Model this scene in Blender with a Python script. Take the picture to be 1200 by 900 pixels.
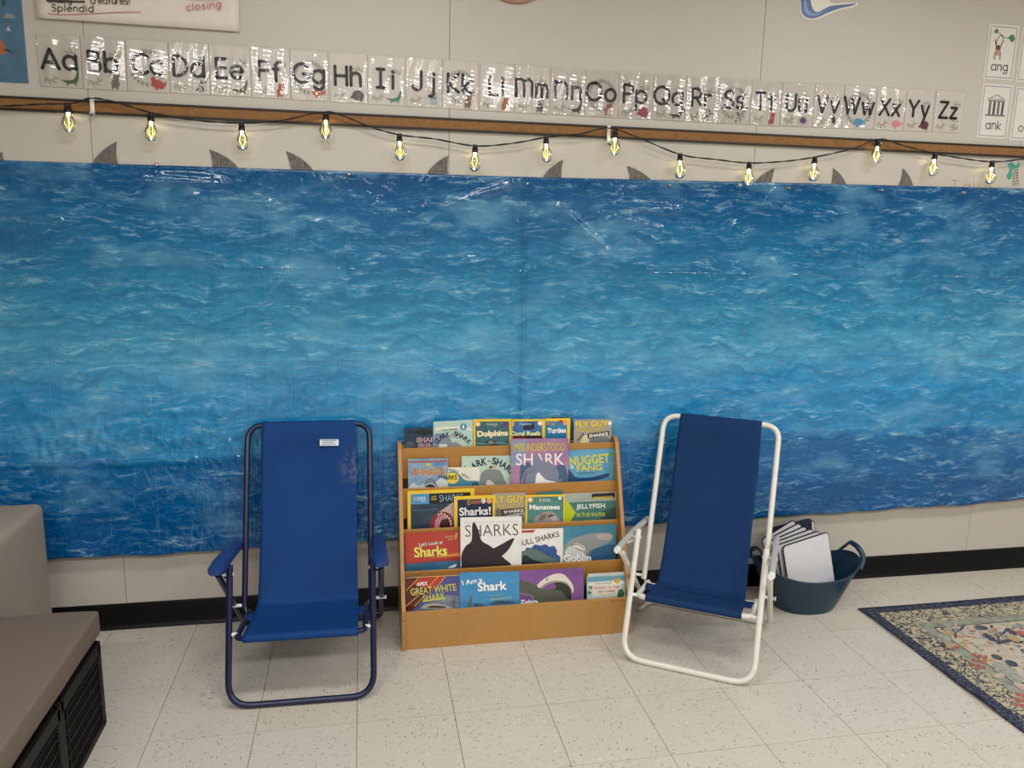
import bpy, bmesh, math, random
import numpy as np
from mathutils import Vector, Matrix
random.seed(7)
for o in list(bpy.data.objects): bpy.data.objects.remove(o)
S = bpy.context.scene
COL = S.collection

# ------------------------------------------------------------------ camera
FPX = 910.7
CAM = np.array([0.0345, -2.9707, 1.4947])
YAW, PIT, ROL = math.radians(11.029), math.radians(10.634), math.radians(1.2106)
def cam_axes():
    cy, sy, cp, sp = math.cos(YAW), math.sin(YAW), math.cos(PIT), math.sin(PIT)
    f = np.array([sy*cp, cy*cp, -sp]); r = np.array([cy, -sy, 0]); u = np.cross(r, f)
    cr, sr = math.cos(ROL), math.sin(ROL)
    return cr*r+sr*u, -sr*r+cr*u, f
RX, UP, FW = cam_axes()
cd = bpy.data.cameras.new('camera'); cam = bpy.data.objects.new('camera', cd); COL.objects.link(cam)
cd.sensor_width = 36; cd.lens = FPX/1200*36; cd.clip_start = .05
cam.matrix_world = Matrix(((RX[0], UP[0], -FW[0], CAM[0]), (RX[1], UP[1], -FW[1], CAM[1]), (RX[2], UP[2], -FW[2], CAM[2]), (0, 0, 0, 1)))
S.camera = cam

# ------------------------------------------------------------------ light
S.view_settings.view_transform = 'Standard'; S.view_settings.look = 'None'
S.view_settings.exposure = 0.22; S.view_settings.gamma = 1
w = bpy.data.worlds.new('world'); S.world = w; w.use_nodes = True
w.node_tree.nodes['Background'].inputs[0].default_value = (.9, .92, 1, 1)
w.node_tree.nodes['Background'].inputs[1].default_value = .3
def area(x, y, z, sx, sy, e, col=(1, .99, .975)):
    l = bpy.data.lights.new('ceiling_panel_light', 'AREA'); l.shape = 'RECTANGLE'; l.size = sx; l.size_y = sy
    l.energy = e; l.color = col
    o = bpy.data.objects.new('ceiling_panel_light', l); o.location = (x, y, z); COL.objects.link(o)
for x in (0.0, 2.4, 4.8):
    area(x, -1.35, 2.76, 1.2, .3, 17)
for x in (-1.2, 1.2, 3.6):
    area(x, -3.75, 2.76, 1.2, .3, 40)
for x in (0.0, 3.4):
    area(x, -6.0, 2.76, 1.2, .3, 30)

# ------------------------------------------------------------------ px -> world
def ray(x, y): return FW + RX*(x-600)/FPX - UP*(y-450)/FPX
def onY(x, y, Y=0.0):
    d = ray(x, y); t = (Y-CAM[1])/d[1]; return CAM+t*d
def onZ(x, y, Z=0.0):
    d = ray(x, y); t = (Z-CAM[2])/d[2]; return CAM+t*d
def on_plane(x, y, P0, N):
    d = ray(x, y); t = np.dot(np.array(P0)-CAM, N)/np.dot(d, N); return CAM+t*d

# ------------------------------------------------------------------ materials
def lin(h):
    if isinstance(h, str):
        h = h.lstrip('#'); h = [int(h[i:i+2], 16) for i in (0, 2, 4)]
    c = [v/255 for v in h]
    return tuple(v/12.92 if v <= .04045 else ((v+.055)/1.055)**2.4 for v in c)+(1,)
class NT:
    def __init__(s, name):
        s.m = bpy.data.materials.new(name); s.m.use_nodes = True; s.t = s.m.node_tree
        s.b = s.t.nodes['Principled BSDF']; s.out = s.t.nodes['Material Output']
    def n(s, typ, **kw):
        nd = s.t.nodes.new(typ)
        for k, v in kw.items():
            if k.startswith('i_'):
                key = k[2:]; key = int(key) if key.isdigit() else key
                s.put(nd.inputs[key], v)
            else: setattr(nd, k, v)
        return nd
    def put(s, inp, v):
        if isinstance(v, bpy.types.NodeSocket): s.t.links.new(v, inp)
        else: inp.default_value = v
    def math(s, op, a, b=None, c=None, clamp=False):
        nd = s.t.nodes.new('ShaderNodeMath'); nd.operation = op; nd.use_clamp = clamp
        s.put(nd.inputs[0], a)
        if b is not None: s.put(nd.inputs[1], b)
        if c is not None: s.put(nd.inputs[2], c)
        return nd.outputs[0]
    def mix(s, f, a, b, bt='MIX'):
        nd = s.t.nodes.new('ShaderNodeMix'); nd.data_type = 'RGBA'; nd.blend_type = bt
        s.put(nd.inputs[0], f); s.put(nd.inputs[6], a); s.put(nd.inputs[7], b); return nd.outputs[2]
    def ramp(s, f, stops, interp='LINEAR'):
        nd = s.t.nodes.new('ShaderNodeValToRGB'); nd.color_ramp.interpolation = interp
        e = nd.color_ramp.elements
        while len(e) < len(stops): e.new(.5)
        for el, (p, c) in zip(e, stops): el.position = p; el.color = c
        s.put(nd.inputs[0], f); return nd.outputs[0]
    def coord(s, which='Object'): return s.n('ShaderNodeTexCoord').outputs[which]
    def mapping(s, v, scale=(1, 1, 1), rot=(0, 0, 0), loc=(0, 0, 0)):
        nd = s.n('ShaderNodeMapping'); s.put(nd.inputs[0], v)
        nd.inputs['Scale'].default_value = scale; nd.inputs['Rotation'].default_value = rot; nd.inputs['Location'].default_value = loc
        return nd.outputs[0]
    def noise(s, v, scale, detail=3, rough=.5, dist=0, out='Fac'):
        nd = s.n('ShaderNodeTexNoise'); s.put(nd.inputs['Vector'], v)
        nd.inputs['Scale'].default_value = scale; nd.inputs['Detail'].default_value = detail
        nd.inputs['Roughness'].default_value = rough; nd.inputs['Distortion'].default_value = dist
        return nd.outputs[out]
    def vor(s, v, scale, feature='F1', out='Distance', rnd=1):
        nd = s.n('ShaderNodeTexVoronoi', feature=feature); s.put(nd.inputs['Vector'], v)
        nd.inputs['Scale'].default_value = scale; nd.inputs['Randomness'].default_value = rnd
        return nd.outputs[out]
    def bump(s, h, strength, dist=.01):
        nd = s.n('ShaderNodeBump'); s.put(nd.inputs['Height'], h)
        nd.inputs['Strength'].default_value = strength; nd.inputs['Distance'].default_value = dist
        s.t.links.new(nd.outputs[0], s.b.inputs['Normal']); return nd.outputs[0]
    def color(s, c): s.put(s.b.inputs['Base Color'], c)
    def set(s, **kw):
        for k, v in kw.items(): s.put(s.b.inputs[k.replace('_', ' ')], v)
_mc = {}
def C(h, rough=.45, metal=0, spec=.5, vary=.05, scale=40, bump=0):
    """plain coloured material with a little procedural mottling"""
    k = (h, rough, metal, spec, vary, scale, bump)
    if k in _mc: return _mc[k]
    m = NT('surface_'+h.strip('#')); c = lin(h)
    nz = m.noise(m.coord(), scale, 2)
    hi = tuple(min(1, v*(1+vary)) for v in c[:3])+(1,); lo = tuple(v*(1-vary) for v in c[:3])+(1,)
    m.color(m.mix(nz, lo, hi)); m.set(Roughness=rough, Metallic=metal); m.b.inputs['Specular IOR Level'].default_value = spec
    if bump: m.bump(m.noise(m.coord(), scale*5, 3), bump, .002)
    _mc[k] = m.m; return m.m
def C2(h1, h2, scale=8, stretch=(1, 1, 1), rough=.3, lo=.35, hi=.65, detail=4, dist=.5):
    k = (h1, h2, scale, stretch, rough, lo, hi)
    if k in _mc: return _mc[k]
    m = NT('mottled_'+h1.strip('#')); nz = m.noise(m.mapping(m.coord(), stretch), scale, detail, .6, dist)
    m.color(m.ramp(nz, [(lo, lin(h1)), (hi, lin(h2))])); m.set(Roughness=rough)
    _mc[k] = m.m; return m.m

# ------------------------------------------------------------------ mesh helpers
def link(name, me, parent=None, loc=None, rot=None):
    o = bpy.data.objects.new(name, me); COL.objects.link(o)
    if parent is not None: o.parent = parent
    if loc is not None: o.location = loc
    if rot is not None: o.rotation_euler = rot
    return o
def tag(o, label=None, cat=None, group=None, kind=None):
    if label: o['label'] = label
    if cat: o['category'] = cat
    if group: o['group'] = group
    if kind: o['kind'] = kind
    return o
def thing(name, label, cat, loc=(0, 0, 0), rot=(0, 0, 0), group=None):
    o = link(name, None, None, loc, rot); o.empty_display_size = .05
    return tag(o, label, cat, group)
class MB:
    """collects geometry for one mesh"""
    def __init__(s): s.v = []; s.f = []; s.mi = []; s.sm = []; s.mats = []
    def mat(s, m):
        if m not in s.mats: s.mats.append(m)
        return s.mats.index(m)
    def add(s, vs, fs, m=None, smooth=False):
        b = len(s.v); s.v += [tuple(map(float, v)) for v in vs]
        i = s.mat(m) if m is not None else 0
        for f in fs: s.f.append(tuple(b+k for k in f)); s.mi.append(i); s.sm.append(smooth)
        return s
    def box(s, x0, x1, y0, y1, z0, z1, m=None, bev=0.0):
        if x0 > x1: x0, x1 = x1, x0
        if y0 > y1: y0, y1 = y1, y0
        if z0 > z1: z0, z1 = z1, z0
        if bev <= 0:
            vs = [(x, y, z) for z in (z0, z1) for y in (y0, y1) for x in (x0, x1)]
            return s.add(vs, [(0, 2, 3, 1), (4, 5, 7, 6), (0, 1, 5, 4), (2, 6, 7, 3), (0, 4, 6, 2), (1, 3, 7, 5)], m)
        bm = bmesh.new(); bmesh.ops.create_cube(bm, size=1)
        for v in bm.verts: v.co = Vector(((x0+x1)/2+v.co.x*(x1-x0), (y0+y1)/2+v.co.y*(y1-y0), (z0+z1)/2+v.co.z*(z1-z0)))
        bmesh.ops.bevel(bm, geom=bm.edges[:], offset=bev, segments=3 if bev > .006 else 2, profile=.5, affect='EDGES')
        bm.verts.ensure_lookup_table(); bm.verts.index_update()
        s.add([v.co[:] for v in bm.verts], [[v.index for v in f.verts] for f in bm.faces], m, bev > .006); bm.free(); return s
    def tube(s, pts, r, m=None, seg=12, cap=True, flat=1.0):
        P = [Vector(p) for p in pts]; n = len(P); vs = []; fs = []
        T = [(P[min(i+1, n-1)]-P[max(i-1, 0)]).normalized() for i in range(n)]
        a = Vector((0, 0, 1)) if abs(T[0].z) < .9 else Vector((0, 1, 0))
        nx = T[0].cross(a).normalized()
        for i in range(n):
            if i: nx = (nx - T[i]*nx.dot(T[i])).normalized()
            ny = T[i].cross(nx); ri = r[i] if isinstance(r, (list, tuple)) else r
            for k in range(seg):
                t = 2*math.pi*k/seg; vs.append(P[i]+nx*ri*math.cos(t)+ny*ri*flat*math.sin(t))
        for i in range(n-1):
            for k in range(seg):
                k2 = (k+1) % seg; fs.append((i*seg+k, i*seg+k2, (i+1)*seg+k2, (i+1)*seg+k))
        s.add(vs, fs, m, True)
        if cap:
            b = len(s.v); s.add(vs[:seg], [tuple(reversed(range(seg)))], m); s.add(vs[-seg:], [tuple(range(seg))], m)
        return s
    def lathe(s, prof, c=(0, 0, 0), m=None, seg=20):
        vs = []; fs = []
        for r, z in prof:
            for k in range(seg):
                t = 2*math.pi*k/seg; vs.append((c[0]+r*math.cos(t), c[1]+r*math.sin(t), c[2]+z))
        for i in range(len(prof)-1):
            for k in range(seg):
                k2 = (k+1) % seg; fs.append((i*seg+k, i*seg+k2, (i+1)*seg+k2, (i+1)*seg+k))
        return s.add(vs, fs, m, True)
    def grid(s, fn, nu, nv, m=None, smooth=True):
        vs = [fn(i/nu, j/nv) for j in range(nv+1) for i in range(nu+1)]
        fs = [(j*(nu+1)+i, j*(nu+1)+i+1, (j+1)*(nu+1)+i+1, (j+1)*(nu+1)+i) for j in range(nv) for i in range(nu)]
        return s.add(vs, fs, m, smooth)
    def prism(s, pts, d, m=None):
        """pts: 3d polygon; d: extrusion vector"""
        n = len(pts); d = Vector(d); vs = [Vector(p) for p in pts]+[Vector(p)+d for p in pts]
        return s.add(vs, [tuple(range(n)), tuple(reversed(range(n, 2*n)))]+[(i, i+n, (i+1) % n+n, (i+1) % n) for i in range(n)], m)
    def mesh(s, name, m=None):
        me = bpy.data.meshes.new(name); me.from_pydata(s.v, [], s.f)
        if m is not None and not s.mats: me.materials.append(m)
        else:
            for x in s.mats: me.materials.append(x)
        if s.f:
            me.polygons.foreach_set('material_index', s.mi if s.mats else [0]*len(s.f)); me.polygons.foreach_set('use_smooth', s.sm)
        me.update(); return me
    def build(s, name, m=None, parent=None, recalc=True, **kw):
        me = s.mesh(name, m)
        if recalc:
            bm = bmesh.new(); bm.from_mesh(me); bmesh.ops.recalc_face_normals(bm, faces=bm.faces[:]); bm.to_mesh(me); bm.free()
        return link(name, me, parent, **kw)
def fillet(pts, r, n=6):
    P = [Vector(p) for p in pts]; out = [P[0]]
    for i in range(1, len(P)-1):
        a, b, c = P[i-1], P[i], P[i+1]; ua = (a-b).normalized(); uc = (c-b).normalized()
        ang = ua.angle(uc); d = min(r/math.tan(ang/2), (a-b).length*.49, (c-b).length*.49)
        p0 = b+ua*d; p1 = b+uc*d
        for k in range(n+1):
            t = k/n; out.append(p0*(1-t)**2+b*2*t*(1-t)+p1*t*t)
    out.append(P[-1]); return out
def smooth_line(P, n=6):
    P = [Vector(p) for p in P]; out = []
    for i in range(len(P)-1):
        p0 = P[max(i-1, 0)]; p1 = P[i]; p2 = P[i+1]; p3 = P[min(i+2, len(P)-1)]
        for k in range(n):
            t = k/n
            out.append(.5*((2*p1)+(-p0+p2)*t+(2*p0-5*p1+4*p2-p3)*t*t+(-p0+3*p1-3*p2+p3)*t**3))
    out.append(P[-1]); return out

# ------------------------------------------------------------------ stroke letters
def arc(cx, cy, rx, ry, a0, a1, n=14):
    return [(cx+rx*math.cos(math.radians(a0+(a1-a0)*i/n)), cy+ry*math.sin(math.radians(a0+(a1-a0)*i/n))) for i in range(n+1)]
X = .70; R_ = .30
GL = {
'A': (.84, [[(0, 0), (.42, 1), (.84, 0)], [(.15, .33), (.69, .33)]]),
'B': (.58, [[(0, 0), (0, 1), (.3, 1)]+arc(.3, .76, .24, .24, 90, -90)+[(0, .52)], [(.3, .52)]+arc(.32, .26, .26, .26, 90, -90)+[(0, 0)]]),
'C': (.7, [arc(.48, .5, .46, .5, 50, 310, 22)]),
'D': (.7, [[(0, 0), (0, 1), (.22, 1)]+arc(.22, .5, .46, .5, 90, -90, 18)+[(0, 0)]]),
'E': (.52, [[(.52, 1), (0, 1), (0, 0), (.52, 0)], [(0, .52), (.46, .52)]]),
'F': (.5, [[(.5, 1), (0, 1), (0, 0)], [(0, .52), (.44, .52)]]),
'G': (.82, [arc(.48, .5, .46, .5, 48, 350, 22)+[(.93, .47), (.55, .47)]]),
'H': (.64, [[(0, 0), (0, 1)], [(.64, 0), (.64, 1)], [(0, .5), (.64, .5)]]),
'I': (.4, [[(.2, 0), (.2, 1)], [(0, 1), (.4, 1)], [(0, 0), (.4, 0)]]),
'J': (.52, [[(.5, 1), (.5, .28)]+arc(.25, .26, .25, .26, 0, -165)]),
'K': (.62, [[(0, 0), (0, 1)], [(.6, 1), (.03, .48), (.62, 0)]]),
'L': (.5, [[(0, 1), (0, 0), (.5, 0)]]),
'M': (.84, [[(0, 0), (.1, 1), (.42, .25), (.74, 1), (.84, 0)]]),
'N': (.68, [[(0, 0), (0, 1), (.68, 0), (.68, 1)]]),
'O': (.94, [arc(.47, .5, .47, .5, 90, 450, 28)]),
'P': (.56, [[(0, 0), (0, 1), (.28, 1)]+arc(.28, .74, .28, .26, 90, -90)+[(0, .48)]]),
'Q': (.94, [arc(.47, .5, .47, .5, 90, 450, 28), [(.55, .28), (.92, -.08)]]),
'R': (.6, [[(0, 0), (0, 1), (.28, 1)]+arc(.28, .74, .28, .26, 90, -90)+[(0, .48)], [(.26, .48), (.6, 0)]]),
'S': (.56, [arc(.28, .76, .25, .24, 30, 270, 14)+arc(.28, .26, .28, .26, 90, -150, 14)]),
'T': (.6, [[(.3, 0), (.3, 1)], [(0, 1), (.6, 1)]]),
'U': (.62, [[(0, 1), (0, .31)]+arc(.31, .31, .31, .31, 180, 360)+[(.62, 1)]]),
'V': (.74, [[(0, 1), (.37, 0), (.74, 1)]]),
'W': (1.06, [[(0, 1), (.27, 0), (.53, .9), (.79, 0), (1.06, 1)]]),
'X': (.68, [[(0, 0), (.66, 1)], [(.02, 1), (.68, 0)]]),
'Y': (.7, [[(0, 1), (.35, .48), (.7, 1)], [(.35, .48), (.35, 0)]]),
'Z': (.62, [[(.02, 1), (.6, 1), (0, 0), (.62, 0)]]),
'a': (.62, [arc(.31, .34, .31, .34, 0, 360, 24), [(.62, X), (.62, 0)]]),
'b': (.62, [[(0, 1), (0, 0)], arc(.31, .34, .31, .34, 180, 540, 24)]),
'c': (.5, [arc(.33, .34, .32, .34, 48, 312, 18)]),
'd': (.62, [arc(.31, .34, .31, .34, 0, 360, 24), [(.62, 1), (.62, 0)]]),
'e': (.6, [[(.02, .36), (.6, .36)]+arc(.31, .34, .3, .34, 5, 315, 20)]),
'f': (.4, [[(.15, 0), (.15, .8)]+arc(.33, .8, .18, .2, 180, 70), [(0, .62), (.36, .62)]]),
'g': (.62, [arc(.31, .36, .31, .33, 0, 360, 24), [(.62, X), (.62, -.1)]+arc(.34, -.08, .28, .24, 0, -155)]),
'h': (.52, [[(0, 0), (0, 1)], [(0, .4)]+arc(.26, .42, .26, .27, 170, 0)+[(.52, 0)]]),
'i': (.1, [[(.05, 0), (.05, .66)], 'dot .05 .9']),
'j': (.3, [[(.25, .66), (.25, -.12)]+arc(.07, -.12, .18, .2, 0, -110), 'dot .25 .9']),
'k': (.5, [[(0, 0), (0, 1)], [(.46, .64), (.03, .3), (.5, 0)]]),
'l': (.1, [[(.05, 0), (.05, 1)]]),
'm': (.86, [[(0, 0), (0, X)], [(0, .42)]+arc(.215, .46, .215, .24, 170, 0)+[(.43, 0)], [(.43, .42)]+arc(.645, .46, .215, .24, 170, 0)+[(.86, 0)]]),
'n': (.52, [[(0, 0), (0, X)], [(0, .4)]+arc(.26, .42, .26, .28, 170, 0)+[(.52, 0)]]),
'o': (.64, [arc(.32, .34, .32, .34, 90, 450, 24)]),
'p': (.62, [[(0, X), (0, -.4)], arc(.31, .34, .31, .34, 180, 540, 24)]),
'q': (.7, [arc(.31, .34, .31, .34, 0, 360, 24), [(.62, X), (.62, -.36), (.78, -.3)]]),
'r': (.36, [[(0, 0), (0, X)], [(0, .4)]+arc(.24, .42, .24, .26, 170, 60)]),
's': (.44, [arc(.22, .52, .19, .17, 30, 270, 12)+arc(.22, .18, .22, .18, 90, -150, 12)]),
't': (.42, [[(.2, 0), (.2, .95)], [(0, .64), (.42, .64)]]),
'u': (.52, [[(0, X), (0, .27)]+arc(.26, .27, .26, .27, 180, 360), [(.52, X), (.52, 0)]]),
'v': (.54, [[(0, X), (.27, 0), (.54, X)]]),
'w': (.8, [[(0, X), (.2, 0), (.4, .64), (.6, 0), (.8, X)]]),
'x': (.52, [[(0, 0), (.5, X)], [(.02, X), (.52, 0)]]),
'y': (.54, [[(0, X), (.28, .02)], [(.54, X), (.18, -.38)]]),
'z': (.46, [[(.02, .66), (.44, .66), (0, 0), (.46, 0)]]),
'!': (.1, [[(.05, .3), (.05, 1)], 'dot .05 .04']), ' ': (.3, []),
}
def strokes(txt, x, y, h, sp=.2):
    """-> list of polylines in metres, starting at x with baseline y"""
    out = []; cx = x
    for ch in txt:
        wd, parts = GL[ch]
        for p in parts:
            if isinstance(p, str):
                _, a, b = p.split(); out.append(('dot', cx+float(a)*h, y+float(b)*h))
            else: out.append([(cx+a*h, y+b*h) for a, b in p])
        cx += (wd+sp)*h
    return out, cx-sp*h

# ------------------------------------------------------------------ flat print on a local plane (x right, z up, front towards -y)
_tc = {}
def text_geo(txt, bold=0.0):
    k = (txt, bold)
    if k in _tc: return _tc[k]
    cu = bpy.data.curves.new('t', 'FONT'); cu.body = txt; cu.size = 1; cu.offset = bold; cu.resolution_u = 3
    ob = bpy.data.objects.new('t', cu); COL.objects.link(ob)
    me = bpy.data.meshes.new_from_object(ob)
    vs = np.array([v.co[:2] for v in me.vertices]); fs = [tuple(p.vertices) for p in me.polygons]
    bpy.data.objects.remove(ob); bpy.data.curves.remove(cu); bpy.data.meshes.remove(me)
    lo = vs.min(0); hi = vs.max(0); vs = (vs-lo)/(hi-lo)
    _tc[k] = (vs, fs, (hi-lo)[0]/(hi-lo)[1]); return _tc[k]
class Art:
    """tf maps photo pixel -> local (x, z); y0 is the front plane"""
    def __init__(s, tf, y0, clip=None, step=.00012, frame=lambda x, y: (x, y)):
        s.tf = tf; s.y = y0-.0003; s.clip = clip; s.mb = MB(); s.tx = MB(); s.step = step; s.fr = frame
    def nxt(s): s.y -= s.step
    def p(s, x, y):
        return s.tf(*s.fr(x, y))
    def raw(s, pts, mat, mb=None):
        s.nxt(); P = [tuple(q) for q in pts]
        if s.clip:
            x0, x1, z0, z1 = s.clip
            for ax, lim, sg in ((0, x0, 1), (0, x1, -1), (1, z0, 1), (1, z1, -1)):
                out = []
                for i in range(len(P)):
                    a, b = P[i-1], P[i]; ia = (a[ax]-lim)*sg >= 0; ib = (b[ax]-lim)*sg >= 0
                    if ia != ib:
                        t = (lim-a[ax])/(b[ax]-a[ax]); out.append((a[0]+(b[0]-a[0])*t, a[1]+(b[1]-a[1])*t))
                    if ib: out.append(b)
                P = out
                if len(P) < 3: return s
        # triangulate through bmesh for concave outlines
        bm = bmesh.new(); vv = [bm.verts.new((q[0], s.y, q[1])) for q in P]
        try:
            f = bm.faces.new(vv); f.normal_update()
            if f.normal.y > 0: f.normal_flip()
            bmesh.ops.triangulate(bm, faces=[f]); bm.verts.index_update()
            (mb or s.mb).add([v.co[:] for v in bm.verts], [[v.index for v in f.verts] for f in bm.faces], mat)
        except ValueError: pass
        bm.free(); return s
    def poly(s, mat, pts): return s.raw([s.p(*q) for q in pts], mat if not isinstance(mat, str) else C(mat, .35))
    def curve(s, mat, pts, n=5):
        q = smooth_line([(a, b, 0) for a, b in list(pts)+[pts[0]]], n)[:-1]
        return s.poly(mat, [(v.x, v.y) for v in q])
    def ell(s, mat, cx, cy, rx, ry, rot=0, n=22):
        c, t = math.cos(math.radians(rot)), math.sin(math.radians(rot))
        return s.poly(mat, [(cx+rx*math.cos(a)*c-ry*math.sin(a)*t, cy+rx*math.cos(a)*t+ry*math.sin(a)*c) for a in [2*math.pi*i/n for i in range(n)]])
    def rect(s, mat, x0, y0, x1, y1, dy=0): return s.poly(mat, [(x0, y0), (x1, y0+dy), (x1, y1+dy), (x0, y1)])
    def line(s, mat, pts, wd, sm=True):
        q = [(v.x, v.y) for v in smooth_line([(a, b, 0) for a, b in pts], 4)] if sm and len(pts) > 2 else pts
        return s.ribbon([s.p(*a) for a in q], s.width(wd), mat if not isinstance(mat, str) else C(mat, .35))
    def width(s, wd):
        a = np.array(s.p(0, 0)); b = np.array(s.p(1, 0)); return wd*np.linalg.norm(b-a)
    def ribbon(s, P, wd, mat, mb=None, ends=True):
        P = [Vector(q) for q in P]
        for i in range(1, len(P)-1):
            if (P[i]-P[i-1]).length and (P[i+1]-P[i]).length and (P[i]-P[i-1]).normalized().dot((P[i+1]-P[i]).normalized()) < .45:
                s.ribbon(P[:i+1], wd, mat, mb, ends); return s.ribbon(P[i:], wd, mat, mb, ends)
        s.nxt(); n = len(P); h = wd/2; vs = []; fs = []
        for i in range(n):
            a = P[max(i-1, 0)]; b = P[min(i+1, n-1)]; d = (b-a)
            d = d.normalized() if d.length else Vector((1, 0)); nm = Vector((-d.y, d.x))
            if 0 < i < n-1:
                d1 = (P[i]-P[i-1]).normalized(); cs = abs(Vector((-d1.y, d1.x)).dot(nm)); k = h/max(cs, .35)
            else: k = h
            vs += [(P[i].x+nm.x*k, s.y, P[i].y+nm.y*k), (P[i].x-nm.x*k, s.y, P[i].y-nm.y*k)]
        for i in range(n-1): fs.append((2*i, 2*i+2, 2*i+3, 2*i+1))
        m_ = (mb or s.mb); m_.add(vs, fs, mat)
        if ends:
            for q in (P[0], P[-1]):
                m_.add([(q.x+h*math.cos(t), s.y, q.y+h*math.sin(t)) for t in [2*math.pi*i/8 for i in range(8)]], [tuple(range(8))], mat)
        return s
    def text(s, txt, mat, p0, p1, h, bold=.02, outline=None, ow=.03):
        """p0/p1: top-left and top-right in pixels, h: height in pixels"""
        m_ = C(mat, .35) if isinstance(mat, str) else mat
        if outline: s.text(txt, outline, p0, p1, h, bold+ow)
        vs, fs, _ = text_geo(txt, bold); s.nxt()
        d = np.array(p1, float)-np.array(p0, float); L = np.hypot(*d); dn = np.array([-d[1], d[0]])/L*h
        q = [s.p(*(np.array(p0)+d*u+dn*(1-v))) for u, v in vs]
        s.tx.add([(a, s.y, b) for a, b in q], fs, m_); return s
    def letters(s, items, mat, bold=.03, outline=None):
        """items: (char, centre x, centre y, width, height, rotation deg)"""
        for ch, cx, cy, wd, h, rot in items:
            c, t = math.cos(math.radians(rot)), math.sin(math.radians(rot))
            px = np.array([c, t]); dn = np.array([-t, c]); o = np.array([cx, cy])-px*wd/2-dn*h/2
            s.text(ch, mat, tuple(o), tuple(o+px*wd), h, bold, outline)
        return s
    def hand(s, txt, mat, x, y, h, wd, sp=.2, slope=0.0, stretch=1.0):
        """stroke lettering in px: x, baseline y, cap height h"""
        m_ = C(mat, .6) if isinstance(mat, str) else mat
        st, _ = strokes(txt, 0, 0, h, sp); W_ = s.width(wd)
        for q in st:
            if q[0] == 'dot':
                a, b = q[1]*stretch, q[2]; c_ = s.p(x+a, y-b+slope*a)
                s.nxt(); s.tx.add([(c_[0]+W_*.6*math.cos(t), s.y, c_[1]+W_*.6*math.sin(t)) for t in [2*math.pi*i/10 for i in range(10)]], [tuple(range(10))], m_)
            else: s.ribbon([s.p(x+a*stretch, y-b+slope*a*stretch) for a, b in q], W_, m_, s.tx)
        return s
    def done(s, parent, pic='printed_picture', txt='printed_lettering'):
        if s.mb.f: s.mb.build(pic, None, parent, recalc=False)
        if s.tx.f: s.tx.build(txt, None, parent, recalc=False)

# ------------------------------------------------------------------ big materials
def mat_wall(h='#c4bcb1'):
    m = NT('vinyl_wall_panel'); c = m.coord()
    nz = m.noise(c, 1.3, 2); m.color(m.mix(nz, lin('#bbb4aa'), lin('#c4beb5')))
    m.set(Roughness=.42); m.bump(m.noise(c, 260, 3, .6), .25, .0012); return m.m
def mat_floor_tile():
    m = NT('speckled_vinyl_tile'); c = m.coord()
    rnd = m.n('ShaderNodeObjectInfo').outputs['Random']
    off = m.n('ShaderNodeCombineXYZ', i_0=m.math('MULTIPLY', rnd, 37.0), i_1=m.math('MULTIPLY', rnd, 91.0), i_2=0.0).outputs[0]
    v = m.n('ShaderNodeVectorMath', operation='ADD', i_0=c, i_1=off).outputs[0]
    wv = m.n('ShaderNodeVectorMath', operation='ADD', i_0=v, i_1=m.n('ShaderNodeVectorMath', operation='SCALE', i_0=m.noise(v, 9, 2, out='Color'), i_Scale=.05).outputs[0]).outputs[0]
    base = m.mix(m.noise(v, 5, 4), lin('#c5beb2'), lin('#d4cec3'))
    base = m.mix(rnd, base, m.mix(.5, base, lin('#cec6b8')))
    base = m.mix(m.math('MULTIPLY', m.noise(m.mapping(wv, (30, 110, 1)), 1, 2), .35), base, lin('#bdb3a2'))
    col = base
    for sc, rot, th, cc in (((46, 130, 1), .5, .15, '#4d4640'), ((38, 95, 1), -.7, .13, '#6f665b'), ((70, 160, 1), 1.4, .16, '#857b6e'), ((30, 70, 1), 2.2, .10, '#e4ddd0')):
        mp = m.mapping(wv, sc, (0, 0, rot), (rot*7, 3, 0))
        d = m.vor(mp, 1.0); sel = m.vor(mp, 1.0, out='Color')
        sp = m.n('ShaderNodeSeparateColor', i_0=sel).outputs[0]
        keep = m.math('GREATER_THAN', sp, .76)
        k = m.math('MULTIPLY', m.math('LESS_THAN', d, th+.06), keep)
        col = m.mix(m.math('MULTIPLY', k, .7), col, lin(cc))
    m.color(col); m.set(Roughness=m.math('MULTIPLY_ADD', m.noise(v, 12, 3), .2, .3)); m.b.inputs['Specular IOR Level'].default_value = .4
    m.bump(m.noise(v, 30, 3), .08, .002); return m.m
def mat_wood(h1='#bd9156', h2='#a5763c', vertical=True, rough=.38):
    m = NT('oak_veneer'); c = m.coord()
    sc = (22, 22, 1.6) if vertical else (1.6, 22, 22)
    g = m.noise(m.mapping(c, sc), 3, 5, .6, .6); g2 = m.noise(m.mapping(c, tuple(k*4 for k in sc)), 4, 2, .6)
    col = m.mix(m.math('MULTIPLY_ADD', g2, .4, m.math('MULTIPLY', g, .6)), lin(h2), lin(h1))
    col = m.mix(m.math('MULTIPLY', m.noise(c, 3, 2), .25), col, lin('#b5843f'))
    m.color(col); m.set(Roughness=rough); m.bump(g2, .12, .0008); return m.m
SEAMX = onY(613, 350)[0]; FOLDZ = [onY(100, 311)[2], onY(100, 424)[2], onY(100, 538)[2]]
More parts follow.
